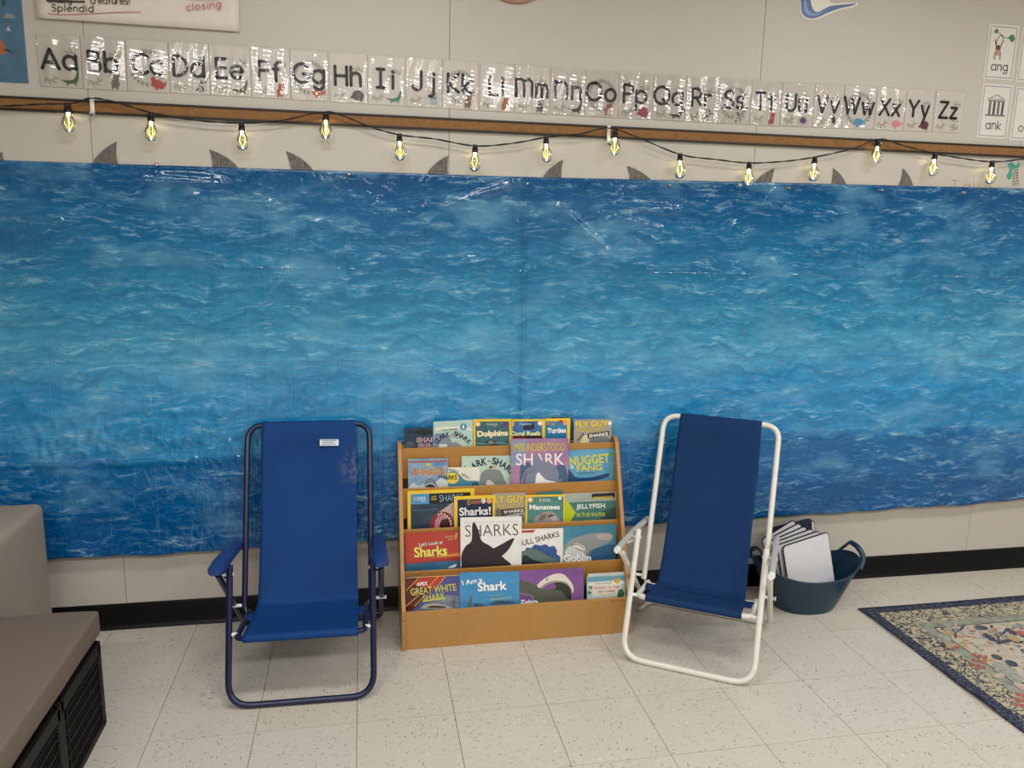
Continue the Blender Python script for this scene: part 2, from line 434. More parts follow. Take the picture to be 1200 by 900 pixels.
def mat_ocean():
    m = NT('printed_ocean_plastic'); c = m.coord()
    sx = m.n('ShaderNodeSeparateXYZ', i_0=c); z = sx.outputs[2]
    n1 = m.noise(m.mapping(c, (1.2, 0, 4.0)), 1.6, 3, .6, .6)
    # the print runs deep, pale, mid, deep from the top down
    zz = m.math('ADD', m.math('DIVIDE', m.math('SUBTRACT', z, .3), 1.45), m.math('MULTIPLY', m.math('SUBTRACT', n1, .5), .16))
    base = m.ramp(zz, [(0, lin('#00508c')), (.14, lin('#005e9e')), (.26, lin('#0a70ae')), (.275, lin('#2089c2')), (.42, lin('#2b92cb')),
                       (.51, lin('#4ea3cc')), (.60, lin('#3490b9')), (.74, lin('#1f7aa8')), (.88, lin('#0c6296')), (1, lin('#0a4c80'))])
    def warp(v, sc, amt, seed):
        n_ = m.noise(m.mapping(v, sc, (0, 0, 0), (seed, 0, seed*.7)), 1, 3, .55, out='Color')
        n_ = m.n('ShaderNodeVectorMath', operation='SUBTRACT', i_0=n_, i_1=(.5, .5, .5)).outputs[0]
        return m.n('ShaderNodeVectorMath', operation='ADD', i_0=v, i_1=m.n('ShaderNodeVectorMath', operation='SCALE', i_0=n_, i_Scale=amt).outputs[0]).outputs[0]
    def crest(v, period, amp, sc, seed):
        w_ = m.noise(m.mapping(v, sc, (0, 0, 0), (seed, 0, seed*1.3)), 1, 3, .5)
        zc = m.n('ShaderNodeSeparateXYZ', i_0=v).outputs[2]
        ph = m.math('ADD', m.math('DIVIDE', zc, -period), m.math('MULTIPLY', w_, amp))
        return m.math('FRACT', ph)
    v = warp(c, (4, 1, 7), .07, 2.0); v2 = warp(v, (16, 1, 30), .022, 5.0)
    c1 = crest(v2, .105, 2.6, (5.5, 1, 5.0), 1.0); c2 = crest(v2, .046, 2.6, (11, 1, 14), 7.0)
    st = m.noise(m.mapping(v2, (10, 0, 62), (0, .42, 0)), 1.0, 6, .72, .5)
    st2 = m.noise(m.mapping(v2, (11, 0, 66), (0, -.38, 0), (3, 0, 5)), 1.0, 6, .72, .5)
    fine = m.math('MAXIMUM', st, st2)
    dk = m.math('MULTIPLY', m.ramp(c1, [(.0, (.1, .1, .1, 1)), (.10, (.62, .62, .62, 1)), (.35, (.2, .2, .2, 1)), (.6, (0, 0, 0, 1))]), m.math('ADD', st, .35))
    col = m.mix(dk, base, m.mix(.62, base, lin('#003f70')))
    dk2 = m.math('MULTIPLY', m.ramp(c2, [(.0, (.1, .1, .1, 1)), (.14, (.55, .55, .55, 1)), (.5, (0, 0, 0, 1))]), m.math('ADD', st2, .25))
    col = m.mix(dk2, col, m.mix(.55, base, lin('#004578')))
    pale = m.math('MULTIPLY', m.ramp(c1, [(.45, (0, 0, 0, 1)), (.8, (.7, .7, .7, 1)), (.9, (1, 1, 1, 1)), (1, (.15, .15, .15, 1))]), m.ramp(fine, [(.52, (.0, .0, .0, 1)), (.66, (1, 1, 1, 1))]))
    msk = m.ramp(m.noise(m.mapping(v, (5, 0, 11), (0, 0, 0), (9, 0, 2)), 1.0, 3, .6), [(.4, (.25, .25, .25, 1)), (.62, (1, 1, 1, 1))])
    col = m.mix(m.math('MULTIPLY', m.math('MULTIPLY', pale, msk), .8), col, lin('#a9d0da'))
    pale2 = m.math('MULTIPLY', m.ramp(c2, [(.6, (0, 0, 0, 1)), (.95, (1, 1, 1, 1)), (1, (.1, .1, .1, 1))]), m.ramp(fine, [(.54, (0, 0, 0, 1)), (.70, (1, 1, 1, 1))]))
    col = m.mix(m.math('MULTIPLY', m.math('MULTIPLY', pale2, msk), .55), col, lin('#9cc9d6'))
    col = m.mix(m.ramp(m.noise(m.mapping(v2, (14, 0, 60), (0, .3, 0), (1, 0, 8)), 1.0, 5, .7), [(.3, (.35, .35, .35, 1)), (.5, (0, 0, 0, 1))]), col, m.mix(.5, base, lin('#003f6c')))
    col = m.mix(m.math('MULTIPLY', m.ramp(fine, [(.56, (0, 0, 0, 1)), (.74, (.8, .8, .8, 1))]), msk), col, lin('#93c6d8'))
    col = m.mix(m.ramp(m.math('MINIMUM', st, st2), [(.32, (.6, .6, .6, 1)), (.46, (0, 0, 0, 1))]), col, m.mix(.5, base, lin('#00406f')))
    m.color(col); m.set(Roughness=.075); m.b.inputs['Specular IOR Level'].default_value = .5
    # crinkles of the film, in metres: soft buckling, and sharp small creases low down and in patches
    cr = m.noise(m.mapping(c, (14, 0, 8)), 1.0, 3, .55, 1.0)
    cz = m.noise(m.mapping(c, (24, 0, 19)), 1.0, 1.2, .5, .8)
    ridg = m.math('SUBTRACT', .5, m.math('ABSOLUTE', m.math('SUBTRACT', cz, .5)))
    pt = m.noise(m.mapping(c, (2.2, 0, 2.6), (0, 0, 0), (4, 0, 1)), 1.0, 2, .5)
    zone = m.ramp(m.math('ADD', m.math('MULTIPLY', pt, 1.2), m.math('MULTIPLY', z, -.42)), [(.24, (.03, .03, .03, 1)), (.42, (1, 1, 1, 1))])
    h = m.math('ADD', m.math('MULTIPLY', cr, .0035), m.math('MULTIPLY', m.math('MULTIPLY', ridg, zone), .0075))
    # fold creases left from packing
    fx = m.math('ABSOLUTE', m.math('SUBTRACT', m.math('WRAP', m.math('SUBTRACT', sx.outputs[0], SEAMX-.05), .0825, -.0825), 0.0))
    fz = m.math('MINIMUM', m.math('ABSOLUTE', m.math('SUBTRACT', z, FOLDZ[0])), m.math('MINIMUM', m.math('ABSOLUTE', m.math('SUBTRACT', z, FOLDZ[1])), m.math('ABSOLUTE', m.math('SUBTRACT', z, FOLDZ[2]))))
    cx_ = m.math('SUBTRACT', 1.0, m.math('DIVIDE', fx, .0028), clamp=True); cz_ = m.math('SUBTRACT', 1.0, m.math('DIVIDE', fz, .0032), clamp=True)
    h = m.math('ADD', h, m.math('ADD', m.math('MULTIPLY', cx_, -.0008), m.math('MULTIPLY', cz_, .0011)))
    col = m.mix(m.ramp(m.noise(m.mapping(v, (2.2, 0, 5.5), (0, 0, 0), (2, 0, 4)), 1.0, 2, .5), [(.36, (.45, .45, .45, 1)), (.5, (0, 0, 0, 1))]), col, m.mix(.45, base, lin('#003a66')))
    col = m.mix(m.ramp(m.noise(m.mapping(v, (2.6, 0, 6), (0, 0, 0), (7, 0, 9)), 1.0, 3, .6), [(.52, (0, 0, 0, 1)), (.68, (.4, .4, .4, 1))]), col, lin('#79b4cf'))
    m.color(col); m.bump(h, 1.0, 1.0); return m.m
def mat_fabric(h='#1f4382', sc=420, rough=.75, sheen=.1):
    m = NT('woven_fabric'); c = m.coord()
    nz = m.noise(c, 6, 3); a = lin(h); lo = tuple(v*.88 for v in a[:3])+(1,)
    w1 = m.n('ShaderNodeTexWave', wave_type='BANDS', bands_direction='X', i_Vector=c, i_Scale=sc/3).outputs[1]
    w2 = m.n('ShaderNodeTexWave', wave_type='BANDS', bands_direction='Z', i_Vector=c, i_Scale=sc/3).outputs[1]
    m.color(m.mix(nz, lo, a)); m.set(Roughness=rough)
    m.b.inputs['Specular IOR Level'].default_value = .2
    m.bump(m.math('ADD', w1, w2), .15, .0006); return m.m
def mat_clear(name, fac=.06, rough=.05, tint=(1, 1, 1, 1)):
    m = NT(name); m.t.nodes.remove(m.b)
    tr = m.n('ShaderNodeBsdfTransparent'); tr.inputs[0].default_value = tint
    gl = m.n('ShaderNodeBsdfGlossy'); gl.inputs['Roughness'].default_value = rough; gl.inputs[0].default_value = (1, 1, 1, 1)
    fr = m.n('ShaderNodeFresnel'); fr.inputs[0].default_value = 1.5
    mx = m.n('ShaderNodeMixShader'); m.t.links.new(m.math('MULTIPLY', fr.outputs[0], fac/.04), mx.inputs[0])
    m.t.links.new(tr.outputs[0], mx.inputs[1]); m.t.links.new(gl.outputs[0], mx.inputs[2]); m.t.links.new(mx.outputs[0], m.out.inputs[0])
    return m.m
def mat_emit(name, h, st):
    m = NT(name); m.color(lin(h)); m.b.inputs['Emission Color'].default_value = lin(h); m.b.inputs['Emission Strength'].default_value = st
    return m.m
M_WALL = mat_wall(); M_TILE = mat_floor_tile(); M_WOOD = mat_wood(); M_WOODH = mat_wood('#be8a47', '#a06c2e', False)
M_OCEAN = mat_ocean(); M_CORK = C2('#7c5731', '#93683a', 60, (1, 1, 1), .8, .3, .7); M_BLACK = C('#15161a', .4); M_DARK = C('#0d0e10', .6)
M_WHITE = C('#e9e6e0', .35); M_CHROME = C('#c9c9c9', .22, 1.0)

# ------------------------------------------------------------------ setting
T = .3048; YR = -.7378
fl = MB().box(-3.4, 6.6, -7.6, .12, -.12, -.003).build('floor', C2('#c4bcac', '#cfc7b8', 4, rough=.5)); tag(fl, kind='structure')
def tile_mesh(x0, x1, y0, y1):
    g = .0009; b = .0006; mb = MB(); mb.box(x0+g, x1-g, y0+g, y1-g, -.0029, 0, None, 0)
    return mb.mesh('tile', M_TILE)
MB().box(-8*T-.001, 14*T+.001, YR-7*T, 0, -.0031, -.0027).build('grout', C('#645c50', .8), fl)
tm = tile_mesh(-T/2, T/2, -T/2, T/2); tme = tile_mesh(-T/2, T/2, -T/2, -T/2+.126)
for i in range(-8, 14):
    for j in range(-7, 3):
        me = tme if j == 2 else tm
        o = link('tile', me, fl, (i*T+T/2, YR+j*T+T/2, random.uniform(-.0002, .0002)), (0, 0, 0 if j == 2 else (i*3+j*5) % 2*math.pi/2))
wall = MB().box(-3.3, 6.5, .012, .12, 0, 2.8).build('wall_back', C('#8d857a', .8)); tag(wall, kind='structure')
X0 = -.861; PW = 1.2192
for k in range(-2, 6):
    a = max(X0+k*PW, -3.3)+.0007; b = min(X0+(k+1)*PW, 6.5)-.0007
    MB().box(a, b, 0, .012, 0, 2.8, None, .0012).build('wall_panel', M_WALL, wall)
for nm, a in (('wall_left', (-3.42, -3.3, -7.5, .12, 0, 2.8)), ('wall_right', (6.5, 6.62, -7.5, .12, 0, 2.8)), ('wall_front', (-3.42, 6.62, -7.62, -7.5, 0, 2.8))):
    tag(MB().box(*a).build(nm, M_WALL), kind='structure')
tag(MB().box(-3.42, 6.62, -7.62, .12, 2.8, 2.9).build('ceiling', C('#d8d6d0', .9)), kind='structure')
# vinyl cove base with a small toe
bb = MB(); prof = [(0, .0), (-.014, .0), (-.013, .004), (-.007, .012), (-.005, .02), (-.005, .098), (-.003, .101), (0, .101)]
n = 24
def bbf(u, v):
    i = int(round(v*(len(prof)-1))); x = -3.3+9.8*u; y, z = prof[i]
    return (x, y-(.0012*math.sin(x*9)+.0008*math.sin(x*23) if i in (5, 6) else 0), z)
bb.grid(bbf, 160, len(prof)-1)
base = bb.build('baseboard_back', C('#08090b', .38, spec=.25, vary=.3, scale=9, bump=.2)); tag(base, kind='structure')
# cork tack strip
ts = link('trim_1', None); tag(ts, kind='structure')
MB().box(-3.3, 6.5, -.010, 0, 1.883, 1.915).build('cork_strip', M_CORK, ts)
for z in (1.876, 1.914):
    MB().box(-3.3, 6.5, -.014, 0, z, z+.007, None, .0008).build('edge_rail', C('#17130f', .45), ts)

# ------------------------------------------------------------------ ocean backdrop (two printed plastic sheets)
def ztop(x): return float(np.interp(x, [-1.9, -1.15, .60, 2.84, 3.9], [1.708, 1.715, 1.722, 1.750, 1.765]))
def zbot(x):
    z = float(np.interp(x, [-1.9, -1.12, .2, .6, 1.22, 2.0, 3.07, 3.9], [.30, .305, .312, .313, .319, .33, .348, .36]))
    return z+.003*math.sin(x*11)+.002*math.sin(x*29+1)
seam_x = onY(613, 350)[0]
ridges = []
def ridge(a, b, amp, wd=.0085):
    p = onY(*a); q = onY(*b); ridges.append((p[0], p[2], q[0], q[2], amp*1.4, wd))
for a, b, am in (((606, 214), (560, 232), .005), ((600, 213), (520, 243), .005), ((655, 240), (705, 285), .004), ((652, 244), (728, 308), .004),
                 ((700, 250), (775, 268), .004), ((720, 240), (800, 252), .004), ((170, 212), (262, 216), .005), ((185, 205), (260, 210), .003),
                 ((745, 240), (800, 246), .003), ((60, 515), (68, 538), .005), ((78, 500), (84, 530), .004), ((118, 478), (108, 515), .003), ((95, 500), (130, 500), .003),
                 ((340, 312), (310, 345), .003), ((45, 250), (80, 262), .002), ((135, 520), (150, 535), .004)):
    ridge(a, b, am)
rs = random.Random(4); hf0 = onY(100, 538)[2]
for k in range(260):
    x = rs.uniform(-1.3, 3.2); z = rs.choice([rs.uniform(.68, .95), rs.uniform(.4, .9), rs.uniform(.3, .42), rs.uniform(.9, 1.65)])
    a = rs.choice([rs.uniform(1.0, 2.1), rs.uniform(-.4, .4)]); L = rs.uniform(.01, .05)
    ridges.append((x, z, x+L*math.cos(a), z+L*math.sin(a), rs.uniform(.0015, .0035), .008))
for k in range(70):
    x = rs.uniform(-1.15, -.35); z = hf0+rs.uniform(-.03, .20)*rs.random()**.5; a = rs.uniform(.9, 2.2); L = rs.uniform(.01, .06)
    ridges.append((x, z, x+L*math.cos(a), z+L*math.sin(a), rs.uniform(.003, .006), .008))
RA = np.array(ridges)
hf = [onY(100, 311)[2], onY(100, 424)[2], onY(100, 538)[2]]
def cloth_y(x, z, ph):
    zt = ztop(x); d = (zt-z)/1.4
    y = -.004-.021*d-.002*math.sin(x*3.1+ph)*d-.0012*math.sin(x*7.7)*math.sin(z*5)
    if z < .45: y -= (.008 if .1 < x < 2.2 else .016)*((.45-z)/.15)**2
    for i, h in enumerate(hf): y -= .0016*math.exp(-((z-h)/.004)**2)
    y -= .0045*math.exp(-((z-hf[2]+.012)/.014)**2)*max(0, min(1, (0.4-x)/.5))
    kx = ((x-seam_x+.06) % .165)-.0825; y -= .0011*math.exp(-(kx/.003)**2)
    px, pz, qx, qz, am, wd = RA.T
    dx, dz = qx-px, qz-pz; t = np.clip(((x-px)*dx+(z-pz)*dz)/(dx*dx+dz*dz), 0, 1)
    dist2 = (x-px-t*dx)**2+(z-pz-t*dz)**2
    y -= float((am*np.exp(-dist2/wd**2)*(.3+.7*np.sin(np.pi*np.clip(t, .08, .92)))).sum())
    return y
def sheet(x0, x1, nu, nv, ph, lift, name, label):
    mb = MB()
    def f(u, v):
        x = x0+(x1-x0)*u; z = zbot(x)+(ztop(x)-zbot(x))*v
        y = cloth_y(x, z, ph)-lift*(math.exp(-((x-x1)/.012)**2) if ph == 0 else 0)
        return (x, y, z)
    mb.grid(f, nu, nv)
    o = mb.build(name, M_OCEAN); md = o.modifiers.new('thick', 'SOLIDIFY'); md.thickness = .0005; md.offset = 1
    return tag(o, label, 'backdrop')
sheet(-2.0, seam_x+.004, 380, 190, 0, .013, 'ocean_backdrop', 'glossy blue ocean print plastic sheet on the wall behind the blue chair')
sheet(seam_x-.02, 3.9, 440, 190, 1, 0, 'ocean_backdrop', 'glossy blue ocean print plastic sheet on the wall behind the white chair')
# ------------------------------------------------------------------ shark fins
def wall_tf(Y):
    def tf(x, y):
        p = onY(x, y, Y); return (p[0], p[2])
    return tf
m_fin = NT('grey_crayon_paper'); cc = m_fin.coord()
m_fin.color(m_fin.mix(m_fin.ramp(m_fin.noise(m_fin.mapping(cc, (220, 1, 40)), 1, 3, .6), [(.35, (0, 0, 0, 1)), (.65, (1, 1, 1, 1))]), lin('#4a4744'), lin('#7b7670')))
m_fin.set(Roughness=.8)
fins = [(-12, 5, 3, 178, 189, 'at the far left under the map poster'), (108, 138, 137, 166, 192, 'under the Bb card, tip pointing right'), (249, 278, 245, 175, 196, 'under the Ee card, tip pointing left'),
        (341, 366, 335, 177, 199, 'under the Gg card, tip pointing left'), (500, 525, 526, 182, 205, 'under the Jj and Kk cards, tip pointing right'), (635, 658, 660, 187, 211, 'under the Mm and Nn cards, tip pointing right'),
        (738, 764, 735, 194.5, 213, 'under the Pp card, tip pointing left'), (884, 904, 908, 197, 215, 'under the Tt card, tip pointing right'), (974, 992, 976, 197, 217, 'under the Vv and Ww cards, tip pointing left'),
        (1053, 1070, 1058, 197, 218, 'under the Yy card, tip pointing left')]
for xl, xr, tx, ty, yb, lab in fins:
    oa, ob = (xl, xr) if tx > (xl+xr)/2 else (xr, xl); hgt = yb-ty
    def bez(p0, p1, p2): return [tuple(np.array(p0)*(1-k/8)**2+np.array(p1)*2*(k/8)*(1-k/8)+np.array(p2)*(k/8)**2) for k in range(9)]
    q = [(oa-(tx-oa)*.1, yb+5)]+bez((oa, yb-1), (oa+(tx-oa)*.35, ty+hgt*.32), (tx, ty))+bez((tx, ty), (tx+(ob-tx)*.2-(tx-oa)*.10, ty+hgt*.55), (ob, yb-1))[1:]+[(ob+(ob-oa)*.04, yb+5)]
    s_ = [Vector((a_, b_, 0)) for a_, b_ in q]
    P = [onY(v.x, v.y, -.003) for v in s_]
    o = MB().prism([(p[0], -.0035, p[2]) for p in P], (0, .001, 0)).build('paper_shark_fin', m_fin.m)
    tag(o, 'grey paper shark fin '+lab, 'paper fin', 'paper shark fins above the ocean sheet')
# ------------------------------------------------------------------ push pins
for px, py, lab in ((183, 193, 'under the Cc and Dd cards'), (408, 204, 'under the Hh card'), (617, 215, 'at the seam between the two sheets'), (784, 217, 'under the Qq card'),
                    (923.5, 220, 'under the Uu card'), (1032, 222.5, 'under the Xx card'), (1128, 225.5, 'under the Zz card')):
    p = onY(px, py, -.008); yy = cloth_y(p[0], p[2], 0)
    t = thing('push_pin', 'silver push pin in the ocean sheet '+lab, 'push pin', (p[0], yy-.001, p[2]), group='silver push pins holding the ocean sheet')
    MB().lathe([(.0, 0), (.0065, 0), (.0065, .002), (.004, .004), (.0035, .009), (.0055, .011), (.0055, .013), (.0, .0135)], seg=14).build('pin_head', M_CHROME, t, rot=(math.pi/2+.15, 0, .3))
    MB().tube([(0, 0, 0), (0, .012, 0)], .0006, seg=6).build('needle', M_CHROME, t)

# ------------------------------------------------------------------ string lights
hooks = [(107, 124, 'under the Bb card'), (382, 148, 'under the Gg card'), (714, 172-14, 'under the Oo card'), (1030, 167, 'under the Xx card')]
for k, (px, py, lab) in enumerate(hooks):
    a = onY(px, py-11 if k < 3 else py-6, -.02); b = onY(px, py+12 if k < 3 else py+4, -.02)
    t = thing('adhesive_hook', 'small white adhesive cable hook on the cork strip '+lab, 'hook', (a[0], 0, b[2]), group='white adhesive hooks holding the string lights')
    h = a[2]-b[2]
    MB().box(-.0065, .0065, -.020, -.0145, .012, h, None, .0015).build('back_plate', M_WHITE, t)
    MB().box(-.006, .006, -.034, -.020, 0, .006, None, .001).box(-.006, .006, -.034, -.031, 0, .013, None, .001).box(-.006, .006, -.020, -.0145, 0, .013, None, .001).build('clip', C('#b9b6b0', .2), t)
sl = thing('string_light', 'black string light cord with clear teardrop bulbs strung along the cork strip', 'string lights', tuple(onY(600, 160, -.03)))
inv = sl.location.copy()
def L3(p): return (p[0]-inv.x, p[1]-inv.y, p[2]-inv.z)
wire = [(-60, 120), (0, 124), (50, 122), (85, 121), (108, 115), (140, 121), (177, 132), (230, 141), (283, 144), (330, 141), (380, 131), (405, 137), (435, 149), (468, 158), (510, 163), (557, 171), (600, 168), (640, 161), (680, 157),
        (713, 150), (745, 160), (797, 181), (840, 187), (878, 191), (920, 189), (955, 184), (1000, 174), (1030, 163), (1060, 171), (1096, 180), (1130, 186), (1163, 189.5), (1200, 186), (1280, 170)]
wp = [L3(onY(x, y, -.034)) for x, y in wire]; sw = smooth_line(wp, 7)
c_ = MB(); A_ = []; B_ = []
for i, p in enumerate(sw):
    t = i*.9; A_.append(p+Vector((0, .0016*math.cos(t), .0016*math.sin(t)))); B_.append(p-Vector((0, .0016*math.cos(t), .0016*math.sin(t))))
c_.tube(A_, .0019, seg=6); c_.tube(B_, .0019, seg=6)
c_.build('cord', C('#101010', .5), sl)
M_SOCK = C('#151515', .45); M_BULB = mat_clear('clear_bulb_glass', .045, .0, (.97, .98, .92, 1)); M_FIL = mat_emit('warm_filament', '#f6e27a', 2.2); M_CORE = mat_emit('lamp_core', '#fff0b8', 20)
bl = [(79, 123), (177, 134), (283, 145), (382, 133), (468, 158), (557, 171), (640, 161), (721, 154), (797, 181), (878, 191), (955, 185), (1029, 165), (1096, 180), (1163, 189.5)]
sock_me = MB().lathe([(0, .004), (.008, .004), (.0095, 0), (.0095, -.012), (.0110, -.012), (.0110, -.022), (.0095, -.024), (0, -.024)], seg=16).mesh('socket', M_SOCK)
glass_me = MB().lathe([(.0085, -.021), (.010, -.028), (.0135, -.036), (.0195, -.047), (.0235, -.058), (.0245, -.067), (.0225, -.077), (.0172, -.085), (.0095, -.090), (.0, -.0915)], seg=24).mesh('bulb', M_BULB)
fm = MB()
for k in range(4):
    a = k*math.pi/2+.4; ca, sa = math.cos(a), math.sin(a)
    fm.tube([(.004*ca, .004*sa, -.030), (.012*ca, .012*sa, -.045), (.0125*ca, .0125*sa, -.06), (.004*ca, .004*sa, -.074)], .0008, M_FIL, 6)
fm.tube([(0, 0, -.024), (0, 0, -.036)], [.005, .004], M_CORE, 8); fm.tube([(0, 0, -.076), (0, 0, -.086)], .0014, M_CORE, 8)
fil_me = fm.mesh('filament')
for i, (x, y) in enumerate(bl):
    p = L3(onY(x, y, -.036)); rot = (0.03*math.sin(i*2.1), .05*math.sin(i*1.7), i)
    link('socket', sock_me, sl, p, rot); g = link('bulb', glass_me, sl, p, rot); link('filament', fil_me, g)

# ------------------------------------------------------------------ alphabet cards
M_CARD = C('#d3ccc3', .4); M_INK = C('#141418', .35); M_EDGE = C('#77716a', .5)
def laminate_mesh(wd, ht, seed):
    r = random.Random(seed); k1 = r.uniform(80, 150); k2 = r.uniform(160, 300); p1, p2 = r.uniform(0, 6), r.uniform(0, 6); sl_ = r.uniform(-.35, .1)
    amp = r.uniform(.0005, .0010); mb = MB()
    def f(u, v):
        x = wd*u; z = ht*v; xx = x+sl_*z+.004*math.sin(z*60+p2)
        y = -.0058-amp*math.sin(xx*k1+p1)-amp*.18*math.sin(xx*k2+p2)-.00004*math.sin(z*420+xx*60)-.0006*math.sin(z*20+p1)
        return (x, y, z)
    mb.grid(f, 60, 70); return mb.mesh('laminate', M_LAM)
M_LAM = mat_clear('laminate_film', .042, .045)
edges = dict(zip('ABCDEFGHIJKLMNOPQRSTUVWXYZ', [(45.5, 95), (96.5, 147), (148.5, 197), (199, 245), (246.5, 293), (295, 339.5), (341, 384), (387, 430), (431.5, 473), (476.5, 517.5), (519, 559.5), (562.5, 602), (603.5, 643), (645.5, 685), (686, 723.5), (725.5, 764), (766, 803), (804, 841), (842, 879), (880, 914), (916, 951.5), (954, 987), (988.5, 1025), (1026, 1060), (1061, 1092.5), (1095, 1127.5)]))
anim = {'A': ('long', '#4f6b45'), 'B': ('quad', '#7b6f68'), 'C': ('wreathcrab', '#b8514e'), 'D': ('spots', '#222222'), 'E': ('long', '#5d6a4a'), 'F': ('fox', '#a8584a'), 'G': ('wreathfish', '#b96547'),
        'H': ('blob', '#4a4142'), 'I': ('long', '#3f8a72'), 'J': ('jelly', '#5c93a5'), 'K': ('wreathquad', '#8e6a62'), 'L': ('quad', '#b07a5c'), 'M': ('quad', '#6c5860'), 'N': ('long', '#5a4d5a'), 'O': ('wreathfox', '#a65a48'),
        'P': ('blob', '#a03d63'), 'Q': ('long', '#5a4038'), 'R': ('spots', '#4c4a4c'), 'S': ('wreathspots', '#3b3b3d'), 'T': ('quad', '#b05048'), 'U': ('urchin', '#6b3f74'), 'V': ('bird', '#454747'), 'W': ('wreathwhale', '#5a9cc4'),
        'X': ('fish', '#d98f9c'), 'Y': ('blob', '#6e3242'), 'Z': ('spots', '#77777a')}
LEAF = C('#a9ab9b', .6); LEAF2 = C('#8f9484', .6)
def leafs(art, cx, cy, r0, a0, a1, n, sz, mt):
    for i in range(n):
        a = math.radians(a0+(a1-a0)*i/(n-1)); x = cx+r0*math.cos(a); y = cy+r0*math.sin(a)
        for dd in (-35, 35): art.ell(mt, x+sz*.7*math.cos(a+math.radians(90+dd)), y+sz*.7*math.sin(a+math.radians(90+dd)), sz, sz*.32, math.degrees(a)+90+dd, 8)
def card_art(art, kind, col, w_, h_):
    mt = C(col, .5); u = w_; bx, by = .74*u, .13*h_
    if kind.startswith('wreath'):
        for s_, e_ in ((200, 265), (275, 340)): leafs(art, u*.5, h_*.47, u*.40, 180-s_+180, 180-e_+180, 6, u*.055, LEAF2)
        for s_, e_ in ((20, 80), (100, 160)): leafs(art, u*.5, h_*.46, u*.40, -s_, -e_, 5, u*.055, LEAF2)
        kind = kind[6:]; bx = .72*u if kind != 'whale' else .5*u
    else:
        leafs(art, u*.78, h_*.60, u*.12, 30, 160, 4, u*.07, LEAF); leafs(art, u*.25, h_*.2, u*.12, 200, 330, 4, u*.07, LEAF)
    q = u*.1
    if kind == 'long':
        art.curve(mt, [(bx-2.6*q, by+.3*q), (bx-1.2*q, by+.1*q), (bx+.6*q, by+.5*q), (bx+1.6*q, by+2.4*q), (bx+1.9*q, by+2.2*q), (bx+1.5*q, by-.1*q), (bx+.2*q, by-.7*q), (bx-1.3*q, by-.5*q)])
        art.ell(mt, bx-.9*q, by-.8*q, .5*q, .2*q, 60); art.ell(mt, bx+.9*q, by-.7*q, .5*q, .2*q, -50)
    elif kind in ('quad', 'fox'):
        art.ell(mt, bx, by, q, 1.1*q); art.ell(mt, bx+.3*q, by+1.4*q, .85*q, .7*q); art.poly(mt, [(bx-.4*q, by+1.6*q), (bx-.3*q, by+2.5*q), (bx+.1*q, by+2*q)]); art.poly(mt, [(bx+.6*q, by+2*q), (bx+1*q, by+2.5*q), (bx+1.1*q, by+1.6*q)])
        for k in (-.7, .4): art.ell(mt, bx+k*q, by-.9*q, .25*q, .55*q)
        if kind == 'fox': art.ell(C('#ddd5cc', .5), bx+.3*q, by-.1*q, .45*q, .6*q)
    elif kind in ('fish', 'whale', 'crab'):
        art.ell(mt, bx, by+.4*q, 1.5*q, q); art.poly(mt, [(bx+1.2*q, by+.5*q), (bx+2.3*q, by+1.4*q), (bx+2*q, by+.4*q), (bx+2.2*q, by-.3*q)])
        art.ell(mt, bx-.3*q, by-.6*q, .3*q, .6*q, 20)
        if kind == 'crab': art.ell(mt, bx-1*q, by+1.5*q, .6*q, .7*q); art.ell(mt, bx+.9*q, by-.2*q, .8*q, .6*q)
    elif kind == 'blob':
        art.ell(mt, bx+.1*q, by+.3*q, 1.6*q, 1.35*q); art.ell(mt, bx-1.5*q, by-.2*q, .6*q, .35*q, 20); art.ell(mt, bx+1*q, by-.8*q, .35*q, .5*q)
    elif kind == 'jelly':
        art.ell(mt, bx+.2*q, by+1.4*q, q, .8*q)
        for k in range(4): art.line(mt, [(bx-.4*q+k*.4*q, by+1.2*q), (bx-.5*q+k*.5*q, by), (bx-.3*q+k*.3*q, by-.8*q)], .15*q)
    elif kind == 'spots':
        rr = random.Random(col)
        for k in range(16): art.ell(mt, bx+rr.uniform(-1.5, 1.5)*q, by+rr.uniform(-1, 2.1)*q, rr.uniform(.1, .3)*q, rr.uniform(.1, .3)*q, 0, 8)
        art.ell(C('#b3aea8', .5), bx, by, .4*q, .9*q)
    elif kind == 'urchin':
        art.ell(mt, bx, by+.2*q, q, .85*q)
        for k in range(12):
            a = k*math.pi/6; art.line(mt, [(bx, by+.2*q), (bx+1.7*q*math.cos(a), by+.2*q+1.4*q*math.sin(a))], .12*q, False)
    elif kind == 'bird':
        art.ell(mt, bx-.3*q, by+.9*q, .8*q, 1.3*q, 20); art.line(C('#c98d92', .5), [(bx-1*q, by+1.6*q), (bx-1.7*q, by+2.6*q), (bx-1*q, by+3.1*q)], .25*q); art.line(mt, [(bx+.1*q, by), (bx+.5*q, by-1.2*q)], .25*q)
